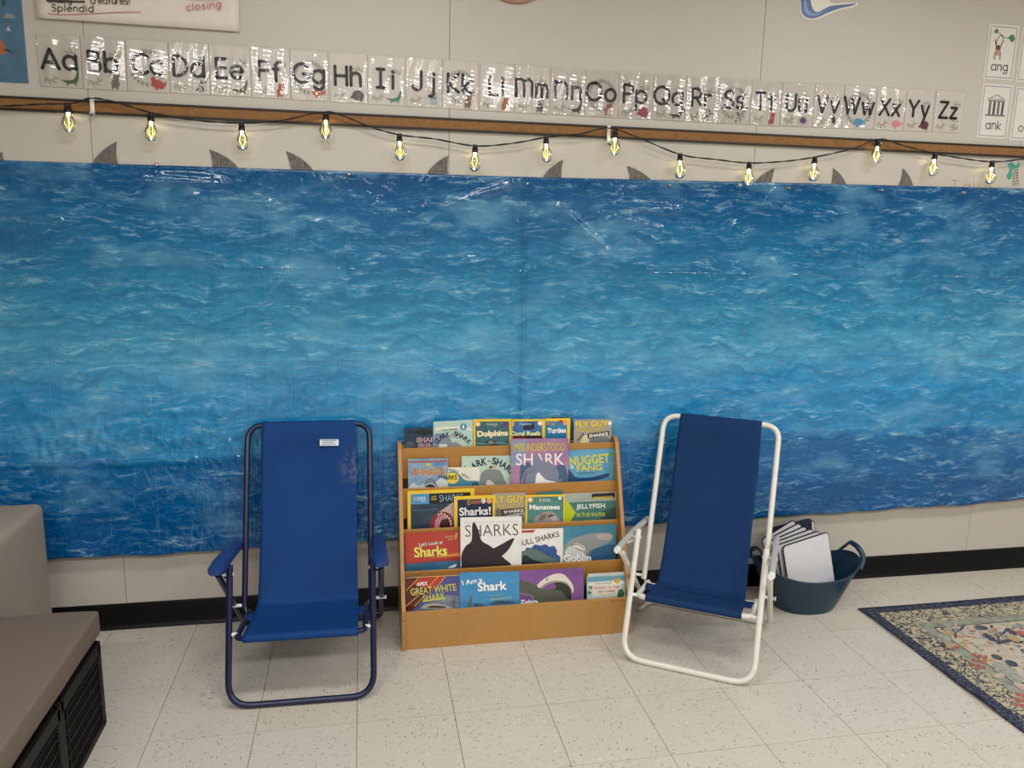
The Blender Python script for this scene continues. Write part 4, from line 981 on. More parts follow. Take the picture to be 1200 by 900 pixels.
A.poly(C2('#2c5a93', '#4273ab', 20), [(505, 80), (852, 76), (852, 500), (505, 500)]); A.curve('#1c2a3a', [(630, 140), (720, 85), (760, 130), (750, 175), (640, 175)]); A.ell('#f0ead8', 828, 100, 26, 26); A.ell('#e2a33c', 503, 108, 26, 30)
A.text('National', '#c3d0d8', (590, 98), (725, 94), 26, .01); A.rect('#6d1f2a', 505, 245, 852, 500); A.text('Coral Reefs', '#eef0b8', (480, 196), (832, 192), 52, .035, '#69963a', .04)
A.curve('#23242e', [(640, 270), (700, 250), (850, 262), (850, 300), (640, 300)]); A.done(t)
t, A = book('book', 'yellow-bordered reader titled Turtles on the top tier', 4, 2, (639.5, 490.6), (668.5, 490.2), NG, .004, fc)
A.poly(C2('#1d6a96', '#2f86ae', 20), [(-20, 80), (245, 75), (245, 500), (-20, 500)]); A.text('KIDS', '#d08a30', (8, 92), (110, 98), 26, .03); A.ell('#b5301f', 172, 78, 26, 16); A.ell('#e0a070', 225, 98, 27, 30)
A.text('Turtles', '#f2f3ea', (12, 158), (232, 152), 60, .04); A.done(t)
t, A = book('book', 'thin dark-edged reader standing behind the Turtles reader on the top tier', 4, 0, (646, 489.2), (670, 489.6), '#242420', .004); A.done(t)
t, A = book('book', 'grey Fly Guy Presents Sharks book on the top tier', 4, 1, (673, 492.0), (717, 491.6), '#a59c8c', .006, fc)
A.text('FLY GUY', '#f0d62c', (345, 82), (722, 66), 66, .03, '#6b5a2a', .02); A.text('PRESENTS', '#d8bf3a', (360, 160), (680, 150), 42, .01, '#7a6a40', .02); A.ell('#eceae6', 745, 100, 24, 24)
A.poly('#4d4c4b', [(355, 310), (430, 215), (450, 215), (385, 300)]); A.curve('#d9cfa2', [(390, 345), (440, 250), (520, 235), (580, 300), (560, 345)]); A.curve('#6c7a80', [(500, 345), (520, 260), (620, 260), (740, 270), (745, 345)])
A.poly('#191717', [(480, 225), (738, 188), (740, 240), (488, 282)]); A.text('SHARKS', '#f2efea', (498, 232), (722, 202), 40, .03); A.done(t)
# --- tier 3
t, A = book('book', 'large green Clark the Shark picture book with a green dot sticker', 3, 0, (541, 535.0), (610.5, 534.0), '#b9d3c2', .006, fb)
A.curve('#7f8784', [(120, 840), (130, 720), (180, 655), (280, 640), (360, 660), (410, 760), (430, 840), (300, 840), (240, 770), (190, 840)]); A.ell('#c98f88', 275, 612, 44, 12); A.ell('#6a3a34', 250, 618, 20, 16); A.curve('#d4d2c8', [(190, 820), (220, 765), (280, 800), (300, 840)])
A.letters([('C', -55, 655, 60, 75, -48), ('L', -20, 625, 50, 75, -38), ('A', 50, 600, 62, 78, -30), ('R', 113, 568, 62, 82, -18), ('K', 172, 550, 62, 84, -8), ('S', 292, 545, 52, 84, 6), ('H', 348, 562, 58, 84, 18), ('A', 408, 592, 62, 80, 28), ('R', 462, 635, 60, 76, 38), ('K', 508, 682, 58, 76, 48)], '#18234a', .03)
A.text('the', '#9a8a50', (212, 530), (258, 528), 28); A.ell('#1c7a3c', 522, 562, 28, 28); A.done(t)
t, A = book('book', 'cream book with yellow circle and curved words Answers About', 3, 1, (524, 548.2), (562, 547.6), '#e6e2d4', .005, fa)
A.curve('#3f86a0', [(540, 690), (600, 665), (680, 700), (760, 770), (925, 785), (1000, 900), (500, 900)]); A.ell('#e8cf4a', 600, 745, 78, 66); A.text('SHARKS', '#20201c', (440, 712), (655, 708), 54, .03)
A.letters([(c_, 545+i*19.5, 648+i*i*.72, 16, 30, 6+i*3.4) for i, c_ in enumerate('ANSWERS')]+[(c_, 716+i*20, 695+i*13, 16, 32, 38) for i, c_ in enumerate('ABOUT')], '#3b4340', .02)
A.ell('#20252a', 868, 830, 36, 34); A.ell('#3f86a0', 868, 835, 22, 22); A.done(t)
t, A = book('book', 'blue paperback titled Sharks in orange letters with a red top band', 3, 1, (478, 538.4), (525, 537.3), C2('#4f83b8', '#9db4c6', 14, (1, 1, 1.5)), .006, fa)
A.line('#b3473c', [(98, 555), (300, 552), (530, 545)], 18, False); A.poly('#d8c53a', [(280, 575), (350, 572), (345, 595), (315, 610), (290, 600)])
A.text('SHARKS', '#e39a55', (122, 632), (520, 622), 86, .015, '#33302e', .03)
A.curve('#c9d2d4', [(80, 860), (140, 800), (200, 830), (280, 800), (340, 725), (400, 790), (470, 740), (550, 800), (550, 900), (80, 900)]); A.curve('#6f7d86', [(260, 840), (300, 770), (350, 735), (400, 790), (430, 850), (350, 800)]); A.curve('#2c3136', [(270, 850), (340, 812), (400, 850)]); A.done(t)
t, A = book('book', 'aqua Nugget and Fang picture book with a lime dot sticker', 3, 0, (663, 528.0), (720.3, 526), C2('#4f95bd', '#69abc9', 8), .007, fc)
A.curve('#1f4a78', [(180, 800), (230, 680), (290, 670), (350, 735), (520, 735), (735, 688), (700, 740), (560, 775), (300, 800)]); A.curve('#264c78', [(180, 660), (250, 640), (290, 680), (310, 760), (180, 800)])
A.text('NUGGET', '#cfd458', (265, 498), (738, 452), 108, .02, '#c88f3c', .02); A.text('FANG', '#cfd458', (355, 592), (655, 578), 76, .02, '#c88f3c', .02); A.text('&', '#c9e2e0', (280, 592), (330, 588), 46)
A.line('#2f5f80', [(370, 690), (480, 684), (580, 682)], 9, False); A.ell('#45a94a', 755, 463, 26, 22); A.done(t)
t, A = book('book', 'tall mauve Misunderstood Shark picture book with a grey shark', 3, 2, (599, 514.6), (666.5, 514.2), C2('#9a6f9c', '#b087a6', 7), .007, fb)
A.curve(C('#8a94b4', .35), [(480, 290), (640, 285), (660, 400), (600, 560), (480, 600)])
A.text('MISUNDERSTOOD', '#d6c23a', (528, 338), (1120, 335), 92, .012, '#4b3f3a', .012)
A.curve('#44617f', [(600, 590), (680, 560), (760, 640), (700, 820), (600, 820)]); A.curve('#44617f', [(980, 640), (1060, 590), (1120, 600), (1160, 820), (1000, 820)])
A.text('SHARK', '#eeeaea', (545, 458), (1110, 452), 140, .01)
A.curve('#7e849b', [(620, 740), (660, 650), (740, 590), (765, 510), (795, 455), (850, 540), (930, 560), (1000, 600), (1050, 680), (1040, 760), (1090, 750), (1060, 800), (960, 830), (700, 830), (610, 800)])
A.curve('#5d6580', [(630, 800), (640, 720), (690, 660), (660, 740), (660, 830)]);
A.curve('#ecebea', [(770, 820), (785, 710), (815, 680), (850, 720), (900, 765), (1010, 790), (960, 830)])
for k in (0, 18, 36): A.line('#4a4f66', [(718+k, 640), (712+k, 690)], 4)
A.done(t)
# --- tier 2
t, A = book('book', 'large yellow bordered book with an open shark mouth on the middle tier', 2, 0, (477.4, 576.2), (556, 572.6), NG, .006, fd)
A.poly(C2('#1b3043', '#2d475c', 18, (1, 1, 3)), [(103, 122), (732, 98), (732, 700), (103, 700)]); A.poly('#4a93c8', [(103, 122), (298, 115), (298, 222), (103, 228)]); A.text('NATIONAL', '#e6ecf0', (165, 150), (262, 146), 18); A.text('GEOGRAPHIC', '#e6ecf0', (165, 172), (262, 168), 14); A.text('KIDS', '#e6ecf0', (210, 190), (255, 188), 12)
A.poly(NG, [(134, 152), (152, 151), (152, 188), (134, 189)]); A.poly('#4a93c8', [(139, 158), (147, 158), (147, 182), (139, 183)])
A.poly('#0e0f12', [(298, 115), (732, 98), (732, 202), (298, 218)]); A.text('JUST', '#cfc23a', (318, 140), (378, 137), 22, .03); A.text('JOKING', '#cfc23a', (318, 166), (378, 163), 22, .03); A.text('SHARKS', '#8fb3c8', (400, 130), (655, 112), 72, .0)
A.line('#44586b', [(105, 290), (250, 285), (380, 275)], 18); A.curve('#c8a8a2', [(330, 370), (400, 310), (470, 260), (550, 205), (640, 220), (640, 500), (560, 480)]); A.curve('#7c2f38', [(290, 480), (320, 370), (400, 310), (480, 310), (540, 360), (550, 480)]); A.curve('#c08086', [(350, 480), (370, 380), (440, 340), (480, 370), (440, 470)]); A.curve('#3c1820', [(400, 470), (430, 390), (500, 390), (520, 470)])
for x, y in ((425, 325), (460, 335), (485, 355), (508, 375), (520, 405), (526, 436), (395, 335)): A.poly('#ece4dc', [(x-10, y-12), (x+12, y-8), (x-2, y+18)])
A.done(t)
t, A = book('book', 'grey Fly Guy Presents Sharks book on the middle tier', 2, 0, (577, 578.6), (616.2, 577.6), '#a89f90', .006, fe)
A.text('FLY GUY', '#eccf2e', (38, 108), (312, 104), 58, .03, '#6b5a2a', .02); A.text('PRESENTS', '#cdb23c', (88, 180), (312, 164), 38, .01); A.curve('#76726c', [(70, 300), (85, 215), (130, 230), (180, 300)]); A.poly('#3c1518', [(122, 222), (312, 204), (316, 240), (132, 268)]); A.text('SHARKS', '#ece6e0', (140, 230), (306, 212), 26, .03); A.ell('#a7abac', 240, 275, 30, 20); A.ell('#5d6a74', 290, 290, 22, 26); A.done(t)
t, A = book('book', 'yellow-bordered navy reader titled Sharks! in the middle tier', 2, 2, (532.2, 582), (580.4, 580.3), NG, .004, fd)
A.poly('#1b2748', [(596, 178), (965, 165), (965, 800), (596, 800)]); A.text('KIDS', '#c9742c', (740, 188), (835, 182), 34, .03); A.line('#d9b02c', [(702, 188), (724, 186), (724, 228), (704, 230), (702, 188)], 6, False); A.ell('#eceadf', 868, 192, 24, 24); A.ell('#2b2b30', 860, 195, 8, 8); A.ell('#e4a46a', 930, 190, 30, 28)
A.text('Sharks!', '#f3f3ef', (612, 262), (944, 248), 88, .03); A.curve('#6f6f72', [(780, 420), (850, 360), (930, 370), (965, 440), (780, 460)]); A.done(t)
t, A = book('book', 'teal book edge peeking out behind the Manatees reader in the middle tier', 2, 0, (630, 577.6), (659, 575.2), '#2b7078', .004); A.done(t)
t, A = book('book', 'yellow-bordered teal reader titled Manatees in the middle tier', 2, 1, (615.8, 580.6), (662.2, 579.6), NG, .004, fe)
A.poly(C2('#3a7474', '#558d88', 20), [(338, 118), (636, 112), (636, 700), (338, 700)]); A.ell('#e2a33c', 362, 140, 24, 24); A.ell('#f1e6cc', 362, 140, 15, 15); A.ell('#e8e8e4', 608, 126, 16, 14)
A.text('NATIONAL', '#dfe8e4', (462, 132), (528, 130), 11); A.text('GEOGRAPHIC', '#dfe8e4', (462, 146), (528, 144), 10); A.poly(NG, [(438, 130), (450, 130), (450, 156), (438, 156)]); A.text('Manatees', '#f4f4ee', (356, 180), (608, 178), 42, .03)
A.curve('#97918a', [(385, 330), (400, 280), (440, 262), (480, 238), (550, 240), (590, 280), (602, 330)]); A.curve('#6f6a66', [(430, 320), (450, 268), (500, 262), (480, 300)]); A.ell('#4d4a48', 530, 272, 26, 10, -15); A.ell('#b5aea6', 560, 295, 28, 20); A.done(t)
t, A = book('book', 'grey green Jellyfish in the Water book with a lime arrow', 2, 0, (658, 579.2), (722.6, 576.8), C2('#9ba49c', '#b4b9ae', 12), .007, fe)
A.poly(C2('#3f7069', '#54817a', 14), [(650, 165), (1078, 145), (1078, 420), (650, 420)]); A.poly('#33504f', [(950, 240), (1078, 200), (1078, 420), (950, 420)]); A.poly('#b8c81e', [(640, 152), (672, 152), (738, 248), (690, 330), (640, 330)])
A.text('JELLYFISH', '#f0f3ea', (742, 178), (980, 170), 50, .02); A.text('IN THE WATER', '#c5cf2e', (748, 250), (984, 246), 32, .01); A.poly('#201528', [(872, 92), (1062, 80), (1064, 122), (1048, 124), (1046, 110), (890, 116), (888, 124), (874, 124)]); A.poly('#cdb92c', [(890, 116), (1046, 110), (1046, 128), (890, 134)]); A.poly('#201528', [(900, 120), (1040, 115), (1040, 119), (900, 124)]); A.done(t)
# --- tier 1
t, A = book('book', 'red book titled Let\'s Look at Sharks with yellow lettering and blue waves', 1, 0, (474.6, 625.8), (539.2, 623.2), C2('#b23a30', '#bb4438', 8), .007, ff)
A.curve('#9c241f', [(80, 400), (200, 388), (330, 372), (460, 355), (585, 300), (585, 420), (430, 440), (80, 460)])
A.curve(C2('#27597c', '#3b7596', 12), [(70, 395), (105, 405), (140, 392), (180, 400), (215, 385), (255, 392), (290, 378), (330, 386), (370, 374), (410, 382), (450, 370), (490, 378), (530, 366), (560, 374), (600, 360), (600, 700), (70, 700)], 2)
A.poly('#d98a3c', [(300, 350), (420, 322), (585, 296), (585, 328), (430, 338)]); A.text("Let's Look at", '#dfe3d8', (202, 208), (418, 182), 34, .02, '#2a3a52', .02); A.text('Sharks', '#efe06a', (155, 248), (458, 228), 96, .03, '#3c2a1c', .02)
A.text('LIGHTNING', '#d9b06a', (438, 146), (520, 136), 18, .01); A.text('BOLT', '#d9b06a', (470, 168), (525, 162), 16, .01); A.poly('#d99e5a', [(540, 115), (562, 118), (548, 150), (556, 156), (530, 186), (536, 158), (528, 150)]); A.curve('#dfe2df', [(470, 438), (490, 420), (548, 402), (530, 430)]); A.done(t)
t, A = book('book', 'teal Goblin shark book with a long snouted grey shark', 1, 0, (655, 617.8), (722.3, 614.4), C2('#2f6f8c', '#4a93a6', 5, (1, 1, 1)), .005, fe)
A.curve('#2c5f86', [(840, 700), (860, 560), (1070, 520), (1075, 720)]); A.curve('#8e9494', [(620, 620), (640, 530), (700, 470), (780, 440), (860, 420), (960, 412), (1030, 420), (1046, 450), (1020, 490), (940, 530), (860, 560), (820, 600), (700, 640)])
A.curve('#b5a9a6', [(900, 430), (1000, 418), (1040, 440), (1010, 470), (930, 470)]); A.curve('#e4e0dc', [(705, 520), (750, 500), (810, 530), (812, 560), (760, 545)]); A.curve('#c9ced0', [(650, 560), (700, 520), (760, 560), (810, 575), (760, 620), (660, 620)]); A.line('#39444a', [(700, 520), (760, 512), (810, 545)], 6); A.curve('#54747f', [(820, 600), (870, 560), (880, 565), (840, 600)])
A.text('Goblin', '#f3f3f0', (636, 592), (866, 588), 62, .04); A.text('Shark', '#f3f3f0', (636, 672), (866, 668), 62, .04); A.done(t)
t, A = book('book', 'teal book edge peeking out behind the white Bull Sharks book', 1, 0, (640, 618.8), (654.6, 618.2), '#3a6f78', .004); A.done(t)
t, A = book('book', 'white Bull Sharks book with brush lettering', 1, 1, (608, 620.8), (660, 619.4), '#e9e6e0', .005, fe)
A.poly('#a8443a', [(285, 392), (410, 388), (385, 412), (285, 414)]); A.text('BULL SHARKS', '#23232a', (262, 484), (595, 400), 46, .012)
A.poly('#2d568f', [(270, 640), (285, 570), (320, 560), (330, 535), (370, 540), (400, 510), (450, 520), (490, 508), (520, 530), (560, 520), (585, 560), (580, 590), (612, 610), (606, 760), (270, 760)])
A.curve('#5d746f', [(270, 700), (300, 580), (360, 545), (430, 560), (520, 610), (600, 650), (600, 760), (270, 760)]); A.curve('#1d2a33', [(270, 720), (290, 620), (330, 600), (400, 640), (600, 690), (600, 760), (270, 760)]); A.done(t)
t, A = book('book', 'tall white book titled Sharks with a black shark silhouette', 1, 2, (539.5, 607.3), (611.4, 605.8), '#e9e7e3', .007, ff)
A.text('SEYMOUR SIMON', '#b9b6b2', (620, 18), (1110, 6), 12, 0)
A.text('SHARKS', '#26262a', (625, 46), (1112, 32), 106, -.012)
A.curve('#2a2027', [(592, 420), (592, 320), (630, 240), (682, 195), (690, 120), (690, 60), (705, 16), (730, 50), (755, 110), (780, 190), (850, 232), (925, 290), (985, 350), (1060, 420), (1100, 560), (592, 560)], 4)
A.curve('#2a2027', [(875, 265), (960, 220), (1030, 180), (1075, 165), (1060, 210), (1015, 280), (950, 335), (930, 320)]); A.done(t)
# --- tier 0
t, A = book('book', 'dark red and violet Great White Shark book on the lowest tier', 0, 0, (475.6, 677.2), (539.5, 674.4), C2('#4c4a86', '#5f5f9c', 8), .006, ff)
A.poly('#5e2822', [(80, 530), (250, 520), (80, 720)]); A.poly('#b33a2e', [(205, 530), (450, 512), (330, 640), (100, 830), (80, 830), (80, 650)]); A.poly('#5a241f', [(80, 650), (150, 590), (330, 640), (140, 830), (80, 830)])
for a, b in (((90, 645), (200, 530)), ((290, 610), (380, 520)), ((380, 600), (440, 520)), ((85, 790), (200, 690)), ((160, 790), (240, 710)), ((90, 530), (580, 505))): A.line('#e0b44a', [a, b], 6, False)
A.text('APEX', '#efe6e0', (178, 572), (282, 562), 36, .04)
A.curve(C2('#5d6874', '#8b949c', 30), [(170, 830), (300, 740), (450, 690), (590, 720), (590, 900), (120, 900)]); A.curve('#b7b3ae', [(220, 810), (270, 775), (350, 765), (440, 780), (500, 810)]); A.curve('#5a3a34', [(270, 805), (320, 785), (430, 790), (440, 806)])
A.text('GREAT WHITE', '#c2c06a', (122, 628), (538, 580), 66, .025, '#22241c', .02); A.text('SHARK', '#c2c06a', (235, 690), (440, 662), 54, .025, '#22241c', .02); A.line('#d8d850', [(240, 745), (330, 730), (440, 718)], 10, False); A.done(t)
t, A = book('book', 'purple book with a zebra-bullhead shark head on the lowest tier', 0, 0, (606, 669.6), (684, 666.2), C2('#7a4c8c', '#855796', 6), .006, fg)
A.curve('#55584e', [(60, 205), (150, 228), (245, 268), (300, 300), (420, 290), (560, 330), (575, 400), (560, 560), (60, 560)]); A.curve('#7a6f86', [(60, 330), (150, 340), (215, 380), (210, 560), (60, 560)]); A.curve('#74497f', [(60, 350), (130, 355), (190, 390), (185, 560), (60, 560)])
A.curve('#ddd6ca', [(240, 262), (280, 220), (340, 180), (420, 148), (490, 150), (540, 190), (585, 250), (598, 310), (580, 335), (570, 290), (520, 230), (420, 215), (330, 240), (270, 285)])
A.curve('#9a9286', [(270, 285), (330, 240), (420, 215), (520, 230), (572, 290), (582, 330), (540, 290), (440, 240), (350, 250), (300, 285)]); A.curve('#2e302c', [(400, 235), (480, 232), (550, 270), (572, 320), (560, 400), (480, 320), (420, 300), (430, 270)]); A.line('#6b5f50', [(330, 200), (345, 215), (338, 190)], 6)
A.text('Zebra', '#f0ecf2', (75, 402), (250, 394), 40, .04); A.done(t)
t, A = book('book', 'bright blue book titled I Am a Shark on the lowest tier', 0, 1, (538.6, 672), (608.3, 670.5), C2('#3a86bd', '#4a96c8', 12, (1, 1, 3)), .006, ff)
A.text('I Am a', '#eef2f2', (594, 556), (778, 520), 46, .02, '#2a5f92', .02); A.text('Shark', '#f2f4f2', (738, 572), (1008, 556), 84, .03, '#20507e', .02); A.text('The Life of', '#a9c98c', (850, 686), (965, 676), 18, .0); A.text('a Hammerhead Shark', '#c3d67c', (850, 715), (1055, 696), 22, .0)
A.poly('#5e6d78', [(665, 800), (645, 780), (675, 700), (692, 672), (690, 740), (684, 800)]); A.curve('#4a5c6a', [(690, 790), (720, 765), (780, 770), (800, 790)]); A.curve('#4a5c6a', [(845, 775), (900, 745), (980, 738), (1050, 745), (1080, 765)]); A.done(t)
for k in range(2):
    t, A = book('book', ('thin reader directly behind the Going to the Sea Park reader', 'rearmost thin reader behind the Going to the Sea Park reader')[k], 0, k*.8, (689+k*0, 674.6-1.6*(1-k)), (733.4-.3*k, 671.8-1.2*(1-k)), '#d8dcd8', .004); A.done(t)
t, A = book('book', 'pale blue Going to the Sea Park reader on the lowest tier', 0, 1.7, (687.6, 676.4), (733.6, 674.0), C2('#a5c4c8', '#bfd4cf', 8), .004, fg)
A.poly('#6a9db4', [(728, 178), (1100, 165), (1100, 215), (728, 225)]); A.curve('#e6e6da', [(745, 240), (860, 222), (1040, 212), (1080, 222), (1070, 246), (880, 254), (760, 262)]); A.text('I Can Read!', '#4f6a78', (800, 234), (965, 220), 20, .01); A.ell('#d6a93a', 1018, 214, 30, 26)
A.poly('#e2ded0', [(780, 260), (1060, 250), (1060, 360), (780, 370)]); A.text('GOING TO THE', '#a8463f', (795, 272), (1040, 262), 26, .02); A.text('SEA PARK', '#a8463f', (830, 308), (1000, 300), 24, .02); A.text('by Mercer Mayer', '#5a5a52', (820, 346), (990, 338), 14, .0)
A.ell('#8c6f4c', 762, 280, 18, 16); A.ell('#4f7d86', 750, 330, 20, 16); A.curve('#3d6a4a', [(1020, 370), (1030, 310), (1060, 295), (1090, 330), (1070, 370)]); A.done(t)

# ------------------------------------------------------------------ tub with dry-erase boards
M_TUB = C('#123348', .35, vary=.12, scale=6)
tb = thing('flexible_tub', 'dark teal flexible plastic tub holding dry-erase boards right of the white-framed chair', 'tub', (1.845, -.195, 0))
RB = (.128, .105); RTP = (.228, .155)
def rim(a):
    return .165+.042*abs(math.cos(a))**3-.010*abs(math.sin(a))**2
def tubp(a, t, off=0):
    h = rim(a)*t; k = h/.20; sg = lambda v, e: math.copysign(abs(v)**e, v)
    rx = RB[0]+(RTP[0]-RB[0])*k**.9; ry = RB[1]+(RTP[1]-RB[1])*k**.9
    return ((rx-off)*sg(math.cos(a), .9), (ry-off)*sg(math.sin(a), .9), h)
mb = MB(); NA = 56
mb.grid(lambda u, v: tubp(2*math.pi*u, v), NA, 14)
mb.grid(lambda u, v: tubp(2*math.pi*u, v*.985+.015, .004), NA, 14)
mb.grid(lambda u, v: tubp(2*math.pi*u, 1, .004*v), NA, 1)
mb.add([tubp(2*math.pi*i/NA, 0) for i in range(NA)], [tuple(range(NA))]); mb.build('tub_wall', M_TUB, tb)
mb = MB(); rp = [tubp(2*math.pi*i/NA, 1, .002) for i in range(NA+1)]; mb.tube(rp, .0045, seg=8, cap=False); mb.build('rim', M_TUB, tb)
for sgn in (1, -1):
    x0 = sgn*(RTP[0]-.005); z0 = .19
    pts = [(x0-sgn*.025, -.085, z0-.01), (x0+sgn*.0, -.062, z0+.03), (x0-sgn*.004, -.03, z0+.058), (x0-sgn*.006, 0, z0+.064), (x0-sgn*.004, .03, z0+.058), (x0, .062, z0+.03), (x0-sgn*.025, .085, z0-.01)]
    MB().tube(smooth_line(pts, 5), .011, seg=10, flat=.55).build('handle', M_TUB, tb)
bmat = C('#d9d9dd', .25); bedge = C('#1b1c22', .5); bnavy = C('#22263c', .5)
def board(x, y, z, wd, ht, rotz, lean, roll, label, face=bmat, back=bedge):
    t = thing('dry_erase_board', label, 'board', (x, y, z), (0, 0, 0), 'dry-erase boards standing in the teal tub')
    t.rotation_mode = 'XYZ'; t.matrix_world = Matrix.Translation((x, y, z)) @ Matrix.Rotation(rotz, 4, 'Z') @ Matrix.Rotation(lean, 4, 'X') @ Matrix.Rotation(roll, 4, 'Y')
    def rr(w_, h_, r_, y_):
        out = []
        for cx, cz, a0 in ((w_/2-r_, h_-r_, 0), (-w_/2+r_, h_-r_, 90), (-w_/2+r_, r_, 180), (w_/2-r_, r_, 270)):
            for k in range(6): a = math.radians(a0+k*18); out.append((cx+r_*math.cos(a), y_, cz+r_*math.sin(a)))
        return out
    MB().prism(rr(wd, ht, .018, 0), (0, .004, 0)).build('backing', back, t)
    o = MB().prism([(p[0], p[1], p[2]+.003) for p in rr(wd-.007, ht-.007, .015, -.0012)], (0, .0011, 0)).build('writing_face', face, t)
labs = ['large plain white dry-erase board at the front of the teal tub', 'white dry-erase board directly behind the front board in the teal tub', 'white dry-erase board third from the front in the teal tub', 'white dry-erase board fourth from the front in the teal tub',
        'white dry-erase board fifth from the front in the teal tub', 'white dry-erase board leaning furthest left in the teal tub', 'navy-backed board at the rear of the teal tub', 'pale board with a clip corner at the rear right of the teal tub']
pr0 = onY(948, 627, -.27)
board(1.868, -.245, .045, .225, .262, .10, -.10, -.19, labs[0])
board(1.850, -.225, .045, .215, .262, .12, -.10, -.20, labs[1])
board(1.836, -.205, .045, .21, .266, .14, -.09, -.21, labs[2])
board(1.828, -.185, .055, .195, .262, .18, -.08, -.24, labs[3])
board(1.826, -.165, .065, .19, .262, .20, -.06, -.30, labs[4])
board(1.824, -.145, .075, .185, .262, .22, -.05, -.36, labs[5])
board(1.848, -.125, .06, .20, .275, .10, -.03, -.13, labs[6], bnavy, bnavy)
board(1.872, -.108, .06, .18, .262, .05, -.03, -.10, labs[7])

# ------------------------------------------------------------------ rug
RX0, RX1, RY1, RY0 = 2.052, 4.3, -.285, -2.0
m = NT('woven_rug'); c = m.coord(); sx = m.n('ShaderNodeSeparateXYZ', i_0=c)
n_ = m.noise(c, 14, 3, .6, out='Color'); wv = m.n('ShaderNodeVectorMath', operation='ADD', i_0=c, i_1=m.n('ShaderNodeVectorMath', operation='SCALE', i_0=n_, i_Scale=.05).outputs[0]).outputs[0]
dl = m.math('SUBTRACT', sx.outputs[0], RX0); dt = m.math('SUBTRACT', RY1, sx.outputs[1]); d = m.math('MINIMUM', dl, dt)
d = m.math('ADD', d, m.math('MULTIPLY', m.math('SUBTRACT', m.noise(c, 40, 2), .5), .008))
weave = m.noise(m.mapping(c, (160, 420, 1)), 1, 2)
scroll = m.vor(m.mapping(wv, (16, 16, 1)), 1, 'F1'); scr2 = m.noise(m.mapping(wv, (13, 13, 1)), 1, 3, .55, 3.0)
cream = m.mix(m.noise(c, 10, 3), lin('#b9ad98'), lin('#cdc1ac')); sage = m.mix(m.noise(c, 22, 3), lin('#8b8d7e'), lin('#a8a691'))
navy = m.mix(m.ramp(m.noise(m.mapping(c, (50, 120, 1)), 1, 4, .7), [(.5, (0, 0, 0, 1)), (.72, (.8, .8, .8, 1))]), lin('#1a2542'), lin('#8f969a'))
band = m.mix(m.ramp(scr2, [(.44, (0, 0, 0, 1)), (.47, (1, 1, 1, 1)), (.52, (1, 1, 1, 1)), (.55, (0, 0, 0, 1))]), m.mix(.5, cream, lin('#b3a47c')), lin('#2c3748'))
sgb = m.mix(m.ramp(m.noise(wv, 30, 3), [(.5, (0, 0, 0, 1)), (.6, (.7, .7, .7, 1))]), sage, lin('#6f7876'))
fld = m.mix(m.ramp(scr2, [(.38, (1, 1, 1, 1)), (.42, (0, 0, 0, 1))]), cream, lin('#7d8582'))
fld = m.mix(m.ramp(m.noise(m.mapping(wv, (18, 18, 1), (0, 0, 0), (5, 2, 0)), 1, 2, .5, 1.5), [(.62, (0, 0, 0, 1)), (.66, (1, 1, 1, 1))]), fld, lin('#ab5548'))
fld = m.mix(m.ramp(m.noise(m.mapping(wv, (15, 15, 1), (0, 0, 0), (15, 8, 0)), 1, 2, .5, 1.5), [(.63, (0, 0, 0, 1)), (.66, (1, 1, 1, 1))]), fld, lin('#2e2c3c'))
fld = m.mix(m.ramp(m.noise(m.mapping(wv, (17, 17, 1), (0, 0, 0), (25, 18, 0)), 1, 2, .5, 1.5), [(.62, (0, 0, 0, 1)), (.66, (1, 1, 1, 1))]), fld, lin('#b98f55'))
blk = lin('#2a2f38')
def at(thr): return m.math('GREATER_THAN', d, thr)
col = navy
for thr, cc_ in ((.050, band), (.150, sgb), (.195, blk), (.200, fld), (.40, blk), (.405, sgb), (.44, fld)): col = m.mix(at(thr), col, cc_)
col = m.mix(m.math('MULTIPLY', weave, .35), col, m.mix(.5, col, lin('#8b867a')))
m.color(col); m.set(Roughness=.95); m.b.inputs['Specular IOR Level'].default_value = .1; m.bump(weave, .5, .002)
def rugz(x, y):
    e = max(0, 1-(x-RX0)/.05)
    return .0065+.0015*math.sin(x*6)*math.sin(y*5)+e*(.006+.004*math.sin(y*13+1)+.003*math.sin(y*31))*min(1, (RY1-y)/.1)
rg = thing('area_rug', 'faded floral area rug with a navy border on the floor at right', 'rug', (RX0+1, RY1-.8, 0)); rl = rg.location
mb = MB()
def rf(u, v):
    x = RX0+(RX1-RX0)*(u**1.4); y = RY0+(RY1-RY0)*v
    return (x+.004*math.sin(y*9)*(u == 0), y, rugz(x, y))
mb.grid(rf, 90, 90); o = mb.build('pile', m.m, rg, recalc=False); o.location = (-rl.x, -rl.y, 0)
md = o.modifiers.new('t', 'SOLIDIFY'); md.thickness = .0055; md.offset = -1
